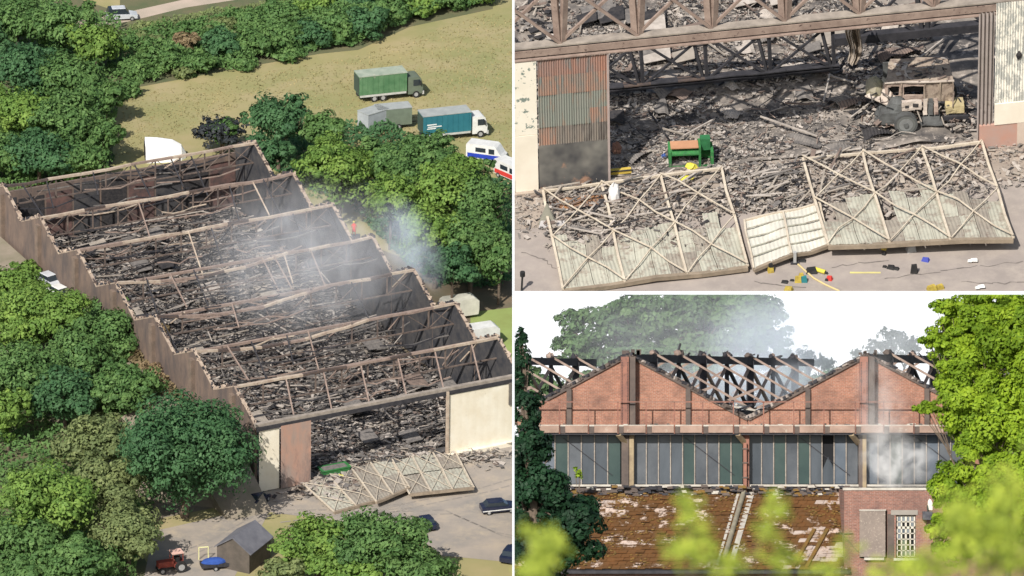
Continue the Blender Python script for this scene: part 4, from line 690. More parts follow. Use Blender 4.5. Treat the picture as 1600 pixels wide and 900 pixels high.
def onwreck():
    u, v = rng.uniform(-2.8,2.7), rng.uniform(-1.4,2.4); return (u, v, 2.2+rng.uniform(0,.06)) if -1.2 < u < 1.5 and .1 < v < 1.8 and rng.uniform() < .45 else ((u, v, rng.uniform(.0,.45)) if not (-.9 < u < 1.2 and v < -.3) else None)
shards('wreckage', None, onwreck, 900, .04, .4, wk, wts=(.25,.2,.3,.15,.1), flat=.1)
# ---- skip, tarpaulins and small things
gs = thing('steel_bin', 'bright green steel bin with open front among the rubble', 'bin', M=HT @ Matrix.Translation(hu(1080,262)) @ Matrix.Rotation(R(-6),4,'Z')); k = 1.0
MB().box(-1.02,1.02,-.02,.0,.0,.14).build('base_rail', green_m, gs); MB().box(-1.02,1.02,.65,.72,.0,.95).build('back_panel', green_m, gs)
MB().prism([(-1.05,-.05,.72),(.4,-.05,.72),(.4,.7,.98),(-1.05,.7,.98)], [(-1.05,-.05,.80),(.4,-.05,.80),(.4,.7,1.06),(-1.05,.7,1.06)]).build('lid', green_m, gs)
MB().box(-1.05,-.92,-.06,.72,0,.9).build('side_panel', green_m, gs); MB().box(.92,1.05,-.06,.72,0,.85).build('side_panel', green_m, gs); MB().box(.36,.46,-.08,.72,0,1.15).build('divider', green_m, gs); MB().box(.46,.92,.3,.7,.75,1.35).build('raised_end', mat('dark green paint', (.03,.16,.06), (.02,.1,.04), 2), gs)
MB().box(-.92,.36,.02,.6,.05,.2).build('charred_contents', ash_m, gs); MB().box(-.95,.35,.0,.62,1.07,1.12).build('rust_strip', mat('orange rust', (.5,.26,.15)), gs)
def lump(name, lab, cat, px, py, r, sc, m, z=.1, par=None):
    t = MB().ball((0,0,r*sc[2]*.6), r, sc=sc, jit=.3, nu=9, nv=5).build(name, m, None, Matrix.Translation(T.pt(px,py))); tag(t, lab, cat); return t
yel = mat('yellow plastic sheet', (.72,.64,.06), (.5,.43,.08), 4, rough=.6)
lump('yellow_sheet', 'larger crumpled yellow sheet just below the green bin', 'tarpaulin', 1080, 264, .28, (1.0,.7,.7), yel); lump('yellow_sheet', 'flatter yellow sheet left of and below the other one', 'tarpaulin', 1072, 280, .3, (1.2,.7,.4), yel)
lump('blue_ball', 'small blue drum left of the green bin', 'drum', 1038, 249, .19, (1,1,1), mat('blue plastic', (.05,.10,.30))); lump('brown_drum', 'scorched brown drum beside the rusty door post', 'drum', 963, 240, .3, (.8,.7,1.3), mat('rust brown drum', (.28,.15,.11)))
lump('white_bag', 'crumpled white sack hanging over the fallen lattice frame', 'sack', 960, 314, .38, (.9,.7,1.5), mat('white sack', (.75,.73,.72), (.6,.58,.56), 2), .3)
yb = thing('yellow_plank', 'mustard yellow plank lying beside the rusty door foot', 'plank', T.pt(968,273), at); MB().box(-.55,.55,-.12,.12,.1,.3).build('board', mat('mustard paint', (.60,.43,.06), (.45,.33,.08), 2), yb); bar(yb,'edge',(-.55,-.14,.3),(.55,-.14,.3),.04,.05,steel_d)
rp = thing('rusty_panel', 'orange rusted steel panel lying under the left lattice frame', 'panel', T.pt(905,318), at); MB().box(-1.35,1.2,-.55,.45,.05,.12).build('plate', mat('orange rust panel', (.34,.17,.08), (.22,.14,.10), 1), rp); MB().box(-1.35,1.2,-.62,-.56,.05,.16).build('edge_strip', steel_d, rp)
doorframe(T, [(848,300),(1125,265),(1170,418),(880,453)], 'fallen_door_frame', 'left fallen lattice door frame with rusty panel beneath its far corner', 3, .25, .3, [(.0,.23),(.225,.46)], .10, 16)
doorframe(T, [(1163,345),(1280,320),(1295,381),(1178,418)], 'fallen_door_frame', 'solid cream battened panel between the two fallen lattice frames', 2, .45, .35, [(0,.5),(.5,.99)], .08, 9, bat=True)
doorframe(T, [(1252,250),(1535,224),(1582,374),(1295,381)], 'fallen_door_frame', 'right fallen lattice door frame propped clear of the tarmac', 3, .8, .35, [(.0,.26),(.255,.52)], .10, 16)
pp = thing('prop_post', 'grey steel prop standing under the joint of the fallen frames', 'prop', T.pt(1242,411)); bar(pp,'post',(0,0,0),(0,0,.62),.14,.14,mat('grey paint', (.4,.4,.4))); bar(pp,'foot',(-.2,0,.03),(.2,0,.03),.3,.05,steel_d)
bo = thing('bollard', 'black bollard lamp at the lower left of the yard', 'bollard', T.pt(815,454)); bar(bo,'post',(0,0,0),(.06,0,.9),.09,.09,black); MB().cyl((.06,0,.8),(.06,0,1.02),.12).build('head', black, bo)
pyr = thing('bent_sheet', 'upright bent grey sheet at the left end of the fallen frame', 'sheet', T.pt(852,352)); MB().prism([(-.35,0,0),(.5,0,0),(.05,.1,1.1)], [(-.3,.1,0),(.55,.15,0),(.12,.16,1.1)]).build('sheet', mat('grey olive sheet', (.3,.29,.24)), pyr); MB().prism([(-.3,-.3,0),(1.0,-.3,.05),(.9,.0,.2),(-.2,0,.2)], [(-.3,-.3,.06),(1.0,-.3,.11),(.9,.0,.26),(-.2,0,.26)]).build('flat_flap', mat('pale zinc', (.42,.4,.4)), pyr)
# long splinters piled over the frames
spm = MB()
for i in range(110):
    px, py = [(rng.uniform(1160,1250), rng.uniform(270,330)), (rng.uniform(1270,1500), rng.uniform(245,330)), (rng.uniform(960,1120), rng.uniform(285,350)), (rng.uniform(850,950), rng.uniform(305,380))][i % 4]
    a = rng.normal(.5,.5); ln = rng.uniform(.5,1.8); p0 = T.pt(px,py)+Vector((0,0,rng.uniform(.25,.5))); spm.beam(p0, p0+Vector((math.cos(a)*ln,math.sin(a)*ln,rng.uniform(-.05,.2))), .09, .04, mi=int(rng.choice(5, p=(.1,.25,.3,.1,.25))))
tag(spm.build('splinters', DEB, kind='stuff'), 'long loose splinters scattered over the two fallen lattice frames', 'splinters')
def frames_area():
    j = rng.integers(3); px, py = [(rng.uniform(1125,1255), rng.uniform(262,335)), (rng.uniform(1255,1545), rng.uniform(240,345)), (rng.uniform(850,1110), rng.uniform(290,395))][j]; p = T.pt(px,py); return (p.x,p.y,.12+abs(rng.normal(0,.12)))
tag(shards('rubble', None, frames_area, 5500, .04, .34, wts=(.12,.25,.33,.10,.20), flat=.1), 'heaps of slate and cladding scraps under and between the fallen frames', 'rubble')
# small kit on the tarmac
kit = [('yellow_black_tool','yellow and black rescue tool standing upright in front of the right frame',1381,398,[(0,0,0,.09,.35,'k'),(0,0,.3,.12,.25,'y')]),
 ('grey_bucket','grey bucket near the propped frame edge',1423,392,[(0,0,0,.22,.3,'g')]),('yellow_black_tool','tall yellow and black tool at the bottom edge left of the grey prop',1204,425,[(0,0,0,.14,.3,'y'),(0,0,.28,.1,.2,'k')]),
 ('rescue_kit','pile of yellow and teal kit beside the thin hose',1252,440,[(-.15,0,0,.16,.3,'y'),(.12,0,0,.15,.3,'t'),(0,.1,.2,.12,.2,'y')]),('tool_bag','black tool bag by the yellow cylinder',1268,425,[(0,0,0,.26,.22,'k')]),
 ('red_reel','small red reel beside the yellow cylinder',1296,437,[(0,0,0,.14,.2,'r'),(-.1,-.1,0,.08,.1,'k')]),('blue_bag','small blue bag lying on the tarmac',1446,407,[(0,0,0,.18,.14,'b')]),('black_sack','upright black sack right of the yellow line',1428,426,[(0,0,0,.16,.45,'k')]),
 ('yellow_case','yellow case at the bottom edge of the yard',1462,452,[(-.2,0,0,.22,.25,'y'),(.2,0,0,.18,.2,'y')]),('black_wreck','twisted black scrap above the yellow line',1392,419,[(-.3,0,0,.1,.08,'k'),(0,0,0,.18,.15,'k'),(.25,0,0,.14,.1,'k')]),
 ('dark_scrap','dark scrap pieces left of the rescue kit',1226,441,[(0,0,0,.16,.08,'k'),(.3,.2,0,.1,.06,'k')]),('white_scrap','small white scrap with two arms right on the open tarmac',1515,411,[(0,0,.1,.1,.08,'w'),(.2,.06,.12,.16,.06,'w')]),('white_scrap','small white scrap at the bottom edge of the tarmac',1527,453,[(0,0,.1,.1,.08,'w'),(.2,.06,.12,.16,.06,'w')]),
 ('grey_block','flat dark block by the grey prop',1254,408,[(0,0,0,.16,.08,'k')]),('yellow_case','yellow case cut by the bottom edge left of the hose',1232,454,[(0,0,0,.2,.2,'y')])]
km = dict(k=black, y=mat('mustard kit', (.50,.38,.07), (.3,.22,.05), 5), g=mat('grey paint', (.4,.4,.4)), t=mat('teal kit', (.03,.2,.22)), r=mat('red kit', (.6,.06,.05)), b=mat('blue kit', (.07,.09,.4)), w=mat('white kit', (.85,.85,.82)))
for nm, lb, px, py, ps in kit:
    t = thing(nm, lb, nm.split('_')[-1], T.pt(px,py), rng.uniform(-.4,.4))
    for j, (x,y,z,r_,h_,c_) in enumerate(ps): MB().prism([(x-r_,y-r_*.7,z),(x+r_,y-r_*.8,z),(x+r_*1.1,y+r_*.6,z),(x-r_*.9,y+r_*.8,z)], [(x-r_*.7,y-r_*.5,z+h_),(x+r_*.8,y-r_*.5,z+h_),(x+r_*.7,y+r_*.5,z+h_),(x-r_*.8,y+r_*.4,z+h_*.9)]).build('piece', km[c_], t)
cy = thing('yellow_cylinder', 'yellow air cylinder lying beside the black bag', 'cylinder', T.pt(1281,426), R(-30)); MB().cyl((-.28,0,.12),(.28,0,.12),.1,n=14).build('body', yel, cy); MB().cyl((.28,0,.12),(.4,0,.12),.05,n=10).build('valve', black, cy)
hs = [T.pt(*p)+Vector((0,0,.04)) for p in ((1247,414),(1258,424),(1272,436),(1290,446),(1312,456))]; tag(MB().tube(hs, [.045]*5, 6).build('fire_hose', mat('dusty yellow hose', (.62,.5,.25))), 'thin yellow hose running from the prop to the bottom edge', 'hose')
tag(MB().poly([T.pt(1328,425)+Vector((0,0,.012)),T.pt(1376,425)+Vector((0,0,.012)),T.pt(1376,427.5)+Vector((0,0,.012)),T.pt(1328,427.5)+Vector((0,0,.012))]).build('painted_line', mat('yellow line paint', (.65,.58,.2), (.5,.44,.2), 2), kind='structure'), None, None) if 0 else MB().poly([T.pt(1328,425)+Vector((0,0,.012)),T.pt(1376,425)+Vector((0,0,.012)),T.pt(1376,427.5)+Vector((0,0,.012)),T.pt(1328,427.5)+Vector((0,0,.012))]).build('painted_line', mat('yellow line paint', (.65,.58,.2), (.5,.44,.2), 2), kind='structure')
# ================================================================== SITE 3: the side wall seen from the street
cur[0] = B
def bp(px, py, dy=0.0):
    r = ray(px, py); p = r*((390+dy)/r.y); return Vector((p.x, dy, p.z))
Xp = lambda px: bp(px, 600).x
Zp = lambda py: bp(1200, py).z
MB().poly([(-50,-386,GZ),(260,-386,GZ),(600,3500,GZ),(-50,3500,GZ)]).build('ground', mat('street side grass', (.12,.16,.06), (.16,.15,.09), .2), kind='structure')
brk = brickmat('red brick', (.36,.155,.10), (.27,.115,.08), (.34,.26,.20), (.12,.065,.05)); brk2 = brickmat('dull red brick', (.29,.125,.09), (.20,.09,.07), (.30,.24,.20), (.13,.075,.065))
bh = thing('brick_hangar', 'red brick hangar side with pointed gables above a glazed band', 'hangar', (0,0,0))
rust_c = mat('rusty red steel', (.30,.14,.10), (.20,.10,.08), 1.5, c3=(.08,.05,.04), scale3=4, lo3=.55, hi3=.7); dark_br = mat('sooty pier', (.13,.10,.085), (.08,.065,.06), 1.5)
conc = mat('stained fascia concrete', (.36,.25,.20), (.24,.165,.13), 1.1, c3=(.45,.40,.33), scale3=2.5, lo3=.58, hi3=.7, detail=9); lgrey = mat('pale weathered ledge', (.50,.47,.42), (.36,.33,.29), 2)
SK = Vector((.31,1,0)).normalized()                                    # the ridges run back to the right
ap_ = [610, 982, 1355, 1727]; zv, zt, zb = Zp(656), Zp(556), Zp(664)
def gable(a):
    xl, xr_, xa = Xp(a-186), Xp(a+186), Xp(a)
    P = [(xl,0,zb),(xr_,0,zb),(xr_,0,zv),(xa+.25,0,zt),(xa-.25,0,zt),(xl,0,zv)]
    MB().prism(P, [(x+.11,.35,z) for x,y,z in P]).build('gable_wall', brk, bh)
    # charred roof edge left on the slope: many broken pieces, one mesh per slope
    for s_ in (-1,1):
        mb = MB(); k = 46
        for i in range(k):
            t = i/k; x = xa+s_*(Xp(a+186)-xa)*t; z = zt+(zv-zt)*t; l = rng.uniform(.2,.7); sl = (zv-zt)/(Xp(a+186)-xa)
            mb.beam((x,-.12+rng.uniform(-.05,.1),z+.09), (x+s_*l,.3,z+sl*l+.09+rng.uniform(-.06,.07)), .3+rng.uniform(-.1,.15), rng.uniform(.06,.2), mi=int(rng.integers(3)))
        mb.build('broken_verge', [dark_br, steel_d, mat('ashen slate edge', (.34,.29,.26))], bh)
        bar(bh, 'verge_board', (xa,-.05,zt+.02), (xa+s_*(Xp(a+186)-xa),-.05,zv+.02), .2, .16, dark_br)
    for px_, w_, m, d in ((a-6,.42,rust_c,-.85),(a+6,.30,dark_br,-.72)):
        MB().box(Xp(px_)-w_/2, Xp(px_)+w_/2, d, -.003, zb+.02, zt-.05).build('gable_pier', m, bh)
    mb = MB(); x = Xp(a-6)
    for i in range(40):
        for dx in (-.15,.15): mb.box(x+dx-.025,x+dx+.025,-.88,-.852,zb+.1+i*.082,zb+.14+i*.082)
    mb.build('rivets', steel_d, bh, kind='stuff')
    for d_ in (-93, 93): MB().box(Xp(a+d_)-.13,Xp(a+d_)+.13,-.22,-.003,zb+.02,zt+(zv-zt)*.5-.05).build('side_pier', dark_br, bh)
    for i in range(7): x = xa+rng.uniform(-.5,.5); MB().box(x,x+rng.uniform(.08,.25),-.1,.2,zt+.05,zt+rng.uniform(.15,.35)).build('cap_fragment', dark_br, bh)
for a in ap_: gable(a)
# walkway ledge
rails = [830,877,922,968,1012,1056,1100,1148,1195,1242,1289,1338,1382,1429,1476,1523,1570,1617]
x0, x1 = Xp(812), Xp(1660); zl0, zl1 = Zp(676), Zp(665.5)
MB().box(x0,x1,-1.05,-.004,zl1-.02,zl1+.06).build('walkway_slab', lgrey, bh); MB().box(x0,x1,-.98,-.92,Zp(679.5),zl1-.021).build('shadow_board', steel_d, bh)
for i in range(len(rails)-1):
    MB().box(Xp(rails[i]+6), Xp(rails[i+1]-3), -1.1, -.99, zl0, zl1+.02).build('fascia_panel', conc, bh); MB().box(Xp(rails[i]-3)+.01, Xp(rails[i]+6)-.01, -1.04, -.05, zl0-.04, zl1-.02).build('bracket', dark_br, bh)
    bar(bh, 'rail_post', (Xp(rails[i]-3),-1.07,zl0-.05), (Xp(rails[i]-3),-1.07,Zp(628)), .06, .06, rust_c)
bar(bh, 'handrail', (x0,-1.07,Zp(628)), (x1,-1.07,Zp(628)), .06, .06, rust_c)
for i in range(120): x = rng.uniform(x0,x1); MB().box(x,x+rng.uniform(.06,.3),-1.0,-.6,zl1+.061,zl1+.061+rng.uniform(.02,.08)).build('ledge_rubble', [lgrey,dark_br,brk][rng.integers(3)], bh) if i < 60 else None
# glazed band
gl = [mat('blue grey glass', (.03,.04,.052), (.065,.078,.095), .35, rough=.3, spec=.6, stretch=(2,1,.6)), mat('slate glass', (.09,.10,.115), (.035,.043,.055), .4, rough=.35, spec=.5), mat('green glass', (.012,.034,.033), (.03,.058,.052), .4, rough=.3, spec=.6), mat('clouded glass', (.10,.12,.15), (.05,.07,.095), .5, rough=.5, spec=.4)]
zw0, zw1 = Zp(756), Zp(680.5); frm = mat('thin glazing bar', (.34,.30,.26), (.22,.19,.17), 3); bays = [(826,970,7.5),(991,1161,9),(1171,1341,9),(1353,1523,9),(1533,1640,6)]
green = {(0,2),(0,6),(1,4),(1,7),(1,8),(2,2),(2,4),(3,2)}
for bi, (a, b, n) in enumerate(bays):
    n = int(n); st = (b-a)/n
    for i in range(n):
        g = gl[2] if (bi,i) in green else gl[(0,1,0,3,1)[(i*3+bi) % 5]]; xa_, xb_ = Xp(a+i*st)+.03, Xp(a+(i+1)*st)-.03; y = .12+rng.uniform(-.01,.02)
        if rng.uniform() < .012:
            MB().prism([(xa_,y,zw0),(xb_,y,zw0),(xb_,y,zw0+rng.uniform(.5,1.2)),((xa_+xb_)/2,y,zw0+rng.uniform(1.2,1.7)),(xa_,y,zw0+rng.uniform(.4,1.0))], [(xa_,y+.02,zw0),(xb_,y+.02,zw0),(xb_,y+.02,zw0+.9),((xa_+xb_)/2,y+.02,zw0+1.4),(xa_,y+.02,zw0+.7)]).build('broken_pane', g, bh)
        else: MB().prism([(xa_,y,zw0),(xb_,y+rng.uniform(-.01,.01),zw0),(xb_,y,zw1),(xa_,y,zw1)], [(xa_,y+.02,zw0),(xb_,y+.02,zw0),(xb_,y+.02,zw1),(xa_,y+.02,zw1)]).build('pane', g, bh)
        bar(bh, 'glazing_bar', (Xp(a+i*st),.06,zw0-.03), (Xp(a+i*st),.06,zw1+.03), .055, .07, frm)
    bar(bh, 'window_sill', (Xp(a-8),-.1,Zp(758.5)), (Xp(b+8),-.1,Zp(758.5)), .45, .11, lgrey)
    for s_ in (0,): bar(bh, 'pane_shade_bar', (Xp(b-90),.015,Zp(684)), (Xp(b-14),.015,Zp(742)), .05, .03, steel_d)  # dark bar standing in for a diagonal shadow across the panes
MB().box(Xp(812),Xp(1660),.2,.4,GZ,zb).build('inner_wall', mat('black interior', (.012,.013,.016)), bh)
mk = mat('mustard stained pier', (.34,.27,.17), (.2,.15,.1), 1.5)
for (a, b, m) in ((971,982,dark_br),(983,990,mk),(1161,1170,rust_c),(1341,1347,dark_br),(1347,1353,mk),(1523,1532,rust_c)): MB().box(Xp(a),Xp(b),-.45,.11,Zp(770),Zp(678)).build('window_pier', m, bh)
for a in (982,1168,1345,1530): bar(bh, 'knee_brace', (Xp(a-16),-.95,Zp(679)), (Xp(a-3),-.2,Zp(694)), .28, .14, mk)
MB().box(Xp(812),Xp(1330),-.5,.1,Zp(771),Zp(762)).build('rubble_ledge', dark_br, bh)
mb = MB()
for i in range(420): x = rng.uniform(Xp(815),Xp(1322)); s_ = rng.uniform(.05,.28); z = Zp(rng.uniform(761,776)); y = rng.uniform(-1.1,-.45); mb.prism([(x,y,z),(x+s_*1.6,y,z),(x+s_*1.6,y+.2,z),(x,y+.2,z)], [(x,y,z+s_*.5),(x+s_*1.3,y,z+s_*.6),(x+s_*1.3,y+.2,z+s_*.5),(x,y+.2,z+s_*.6)], int(rng.choice(4, p=(.4,.3,.12,.18))))
mb.build('ledge_debris', [steel_d, dark_br, lgrey, mat('moss', (.21,.115,.03), (.13,.09,.03), 3)], bh, kind='stuff')
# roof girders and rafters behind the gables
for gi, a in enumerate(ap_[:3]):
    x, z = Xp(a), zt-.1; Ln = 38
    R_ = lambda d, dz=0: Vector((x,0.5,z+dz))+SK*d
    bar(bh, 'ridge_beam', R_(.5), R_(Ln), .35, .42, steel_d); bar(bh, 'bottom_chord', R_(.5,-2.9), R_(Ln,-2.9), .3, .3, steel_d)
    st = 4.9
    for i in range(1, 8):
        d = i*st; bar(bh, 'upright', R_(d,-2.9), R_(d), .42 if i % 2 else .25, .3, steel_d); bar(bh, 'brace', R_(d,-2.9), R_(d-st,-.3), .16, .16, steel_d if i % 2 else steel_p); bar(bh, 'brace', R_(d-st,-2.9)+Vector((0,.2,0)), R_(d,-.3)+Vector((0,.2,0)), .14, .14, steel_p)
        for s_ in (-1,1):
            if s_ < 0 and (gi == 0 or rng.uniform() < .5): continue
            e = R_(d, -3.35)+Vector((s_*6.34,0,0)); bar(bh, 'rafter', R_(d,.3), R_(d,.3).lerp(e, 1 if s_ > 0 else rng.uniform(.5,1)), .09, .12, steel_p)
            if s_ > 0 and i % 2: bar(bh, 'strut', R_(d,-2.8), R_(d,.3).lerp(e,.5), .14, .14, steel_p)
        for j in range(4): p = R_(d+rng.uniform(-.6,.4),.3); MB().ball(p, rng.uniform(.08,.2), jit=.45, nu=6, nv=4).build('charred_fragment', [steel_d,dark_br,steel_p][rng.integers(3)], bh)
    for j in range(10): d = rng.uniform(1,Ln); p = R_(d,rng.uniform(.2,.35)); bar(bh, 'charred_stick', p, p+Vector(rng.normal(size=3))*.35, .1, .08, steel_d)
for a in (796,1168,1541):                                              # valley gutters with burnt timber
    for j in range(5): bar(bh, 'valley_timber', (Xp(a)+rng.uniform(-1.6,-.2),-.2+j*.1,zv+rng.uniform(.3,.9)), (Xp(a)+rng.uniform(-.1,1.9),.2+j*.3,zv+rng.uniform(-.1,.9)), .12, .1, [steel_d,lgrey,dark_br][j % 3])
    bar(bh, 'valley_gutter', Vector((Xp(a),.4,zv)), Vector((Xp(a),.4,zv))+SK*36, .5, .3, steel_d)
# drain pipe on the facade and down the lean-to roof
bar(bh, 'drain_pipe', (Xp(1163.5),-.62,Zp(768)), (Xp(1163.5),-.62,Zp(692)), .17, .17, rust_c)
for z in (700,722,745): bar(bh, 'pipe_collar', (Xp(1163.5),-.62,Zp(z+2)), (Xp(1163.5),-.62,Zp(z)), .27, .27, dark_br)
# lean-to with slated mossy roof
lt = thing('lean_to_roof', 'moss covered slate roof below the glazed band', 'roof', (0,0,0))
SL = Vector((-2.0,-6.4,Zp(890)*(383.6/390)-Zp(771))); O0 = Vector((Xp(800),-.55,Zp(771))); nr, ncol = 20, 44; wx = (Xp(1322)-Xp(800)+1.9)/ncol; Nr = Vector((1,0,0)).cross(SL).normalized(); Nr = Nr if Nr.z > 0 else -Nr
mossy = mat('orange brown moss', (.17,.075,.025), (.10,.055,.022), .9, c3=(.60,.48,.41), scale3=.9, lo3=.56, hi3=.60, detail=10, bump=.5, loc=True); slates = mat('pale slates', (.55,.46,.41), (.42,.33,.28), 1.2, c3=(.24,.13,.05), scale3=1.6, lo3=.5, hi3=.58, bump=.3, loc=True)
MB().prism([O0, O0+Vector((wx*ncol,0,0)), O0+Vector((wx*ncol,0,0))+SL, O0+SL], [p-Nr*.15 for p in (O0, O0+Vector((wx*ncol,0,0)), O0+Vector((wx*ncol,0,0))+SL, O0+SL)]).build('roof_deck', steel_d, lt)
tl = SL.length/nr; sd_dir = SL.normalized(); cache = []
for v_ in range(6):
    h_ = .035+.012*v_; mb = MB(); c = [(0,0,0),(wx*.96,0,0),(wx*.96,0,0),(0,0,0)]; q = [Vector((0,0,0)), Vector((wx*.96,0,0)), Vector((wx*.96,0,0))+sd_dir*tl*1.12, sd_dir*tl*1.12]
    lift = [0,0,h_,h_*rng.uniform(.7,1.3)]; mb.prism([p+Nr*(.01+l) for p, l in zip(q, lift)], [p+Nr*(.01+l+.035) for p, l in zip(q, lift)]); cache.append(mb)
meshes = {(v_, k): cache[v_].mesh('slate', mossy if k == 0 else slates) for v_ in range(6) for k in (0,1)}
rest = [MB(), MB()]; cnt = 0
for r_ in range(nr-1, -1, -1):
    for c_ in range(ncol):
        pos = O0+sd_dir*tl*r_+Vector((wx*(c_+(.5 if r_ % 2 else 0))-.2,0,rng.uniform(0,.02))); px_ = 800+pos.x/.034
        ww = noise.noise(Vector((c_*.16+5, r_*.25, 0)))+(.6 if c_ > 35 and r_ > 11 else 0)+(.25 if r_ < 1 else 0); kk = 1 if ww > .44 else 0
        if cnt < 300 and pos.x > Xp(900) and r_ > 9: 
            o = bpy.data.objects.new('slate', meshes[(int(rng.integers(6)), kk)]); COL.objects.link(o); o.parent = lt; o.location = pos; cur[0].objs.append(o); cnt += 1
        else:
            m_ = cache[int(rng.integers(6))]; rest[kk].prism([Vector(v)+pos for v in m_.v[:4]], [Vector(v)+pos for v in m_.v[4:]])
rest[0].build('slates', mossy, lt, kind='stuff'); rest[1].build('slates', slates, lt, kind='stuff')
mb = MB()
for i in range(2600):
    s_, t_ = rng.uniform(0,1), rng.uniform(0,1)
    if noise.noise(Vector((s_*14,t_*6,2))) < -.05 or (s_ > .78 and t_ > .5 and rng.uniform() < .8): continue
    p = O0+Vector((wx*ncol*s_,0,0))+SL*t_+Nr*.09; r_ = rng.uniform(.03,.11); n0 = [Vector((math.cos(a)*r_*rng.uniform(.7,1.5),math.sin(a)*r_,0)) for a in (0,1.2,2.4,3.7,5)]; mb.prism([p+q for q in n0], [p+q*.6+Nr*r_*.7 for q in n0])
mb.build('moss_clumps', mat('moss', (.21,.115,.03), (.13,.09,.03), 3), lt, kind='stuff')
pa, pb = O0+Vector((Xp(1162)-Xp(800),0,0))+Nr*.16, O0+Vector((Xp(1162)-Xp(800),0,0))+SL*.97+Vector((.6,0,0))+Nr*.16
lt_p = Vector((0,0,0)); MB().tube([pa,pb],[.13,.13],10).build('drain_pipe', mat('grey green pipe', (.30,.27,.2), (.2,.18,.14), 2), lt); bar(lt, 'flashing_strip', pa+Vector((.42,0,-.08)), pb+Vector((.42,0,-.08)), .28, .05, lgrey); bar(lt, 'flashing_strip', pa+Vector((-.3,0,-.08)), pb+Vector((-.3,0,-.08)), .14, .05, lgrey)
for s0 in (.825,.86): bar(lt, 'moss_ridge', O0+Vector((wx*ncol*s0+.7,0,0))+SL*.5+Nr*.1, O0+Vector((wx*ncol*s0+.45,0,0))+SL*.99+Nr*.1, .2, .16, mat('moss', (.21,.115,.03)))
ev = O0+SL; MB().box(Xp(800),Xp(1322),ev.y+.25,ev.y+.5,GZ,ev.z-.2).build('front_wall', brk2, lt); bar(lt, 'eaves_gutter', ev+Vector((0,-.05,-.12)), ev+Vector((wx*ncol,-.05,-.12)), .22, .16, steel_d)
# brick block at lower right
kb = thing('brick_annexe', 'low red brick annexe with a barred window and blank concrete panel', 'building', (0,0,0)); fy = -6.9
Xq = lambda px: bp(px,800,fy).x
Zq = lambda py: bp(1400,py,fy).z
def wb(a, b, c, d): MB().box(Xq(a),Xq(b),fy,fy+.4,Zq(d) if d else GZ,Zq(c)).build('wall', brk2, kb)
wb(1319,1343,766,872); wb(1343,1400,766,797); wb(1386,1400,797,872); wb(1400,1431,766,805); wb(1431,1600,766,872); MB().box(Xq(1319),Xq(1600),fy,fy+.4,GZ,Zq(872)).build('wall', brk2, kb)
MB().box(Xq(1319),Xq(1319)+.35,fy+.402,-.6,GZ,Zq(766)).build('side_wall', brk2, kb); MB().box(Xq(1319)+.36,Xq(1600),fy+.41,-.6,Zq(772),Zq(768)).build('flat_roof', ash_m, kb)
MB().box(Xq(1317),Xq(1602),fy-.06,fy+.42,Zq(766)+.002,Zq(762)).build('coping', lgrey, kb)
cp = mat('speckled concrete', (.26,.21,.18), (.19,.155,.135), 1.2, c3=(.38,.32,.27), scale3=9, lo3=.56, hi3=.64)
MB().box(Xq(1343),Xq(1383),fy-.22,fy-.002,Zq(870),Zq(798)).build('blank_panel', cp, kb); MB().box(Xq(1342),Xq(1384),fy-.26,fy-.003,Zq(798)+.003,Zq(796)).build('panel_cap', lgrey, kb); MB().box(Xq(1350),Xq(1381),fy-.3,fy-.003,Zq(875),Zq(871)).build('panel_sill', lgrey, kb)
MB().box(Xq(1386)+.01,Xq(1397),fy-.02,fy-.003,Zq(872),Zq(803)).build('brick_strip', dark_br, kb)
MB().box(Xq(1392),Xq(1434),fy-.05,fy-.002,Zq(804.5),Zq(797)).build('lintel', mat('grey lintel', (.3,.27,.24)), kb); MB().box(Xq(1396),Xq(1436),fy-.22,fy-.002,Zq(876),Zq(872)).build('sill', mat('white sill', (.75,.72,.66)), kb)
wn = MB().box(Xq(1400),Xq(1431),fy+.33,fy+.36,Zq(872),Zq(805)).build('window', mat('black interior', (.012,.013,.016)), kb)
wf = mat('cream window bars', (.62,.58,.50), (.5,.46,.4), 3); wp = [mat('pale dirty pane', (.13,.15,.17), (.20,.22,.24), 2, rough=.3), mat('smoky pane', (.06,.08,.1), (.1,.12,.14), 2, rough=.2)]
xs = [1402+i*6.8 for i in range(5)]; ys = [806.5+i*9 for i in range(8)]
for x in xs: bar(wn, 'frame_bar', (Xq(x),fy+.2,Zq(871)), (Xq(x),fy+.2,Zq(806)), .07 if x != xs[2] else .1, .06, wf)
for y in ys: bar(wn, 'frame_bar', (Xq(1401),fy+.2,Zq(y)), (Xq(1430),fy+.2,Zq(y)), .06, .05 if y != ys[2] else .12, wf, up=(0,0,1))
broken = {(1,1),(2,1),(2,3),(3,3),(2,4),(3,4),(2,5),(3,5),(0,4),(1,3),(0,5),(3,2),(0,6)}
for i in range(4):
    for j in range(7):
        if (i,j) in broken: continue
        MB().box(Xq(xs[i])+.04,Xq(xs[i+1])-.04,fy+.22,fy+.24,Zq(ys[j+1])+.03,Zq(ys[j])-.03).build('pane', wp[(i+j*2) % 2 if j > 1 else 0], wn)
MB().box(Xq(1441),Xq(1456),fy-.6,fy-.002,Zq(812),Zq(799)).build('lamp_box', mat('dark lamp case', (.05,.05,.06), (.12,.12,.13), 3), kb); bar(kb,'lamp_bracket',(Xq(1449),fy-.3,Zq(799)),(Xq(1449),fy-.02,Zq(790)),.06,.06,steel_d)
MB().prism([(Xq(x),fy-.03,Zq(y)) for x,y in ((1449,797),(1457,797),(1457,786),(1455,781),(1452,779),(1450,783))], [(Xq(x),fy-.005,Zq(y)) for x,y in ((1449,797),(1457,797),(1457,786),(1455,781),(1452,779),(1450,783))]).build('arched_panel', mat('white sill', (.75,.72,.66)), kb)
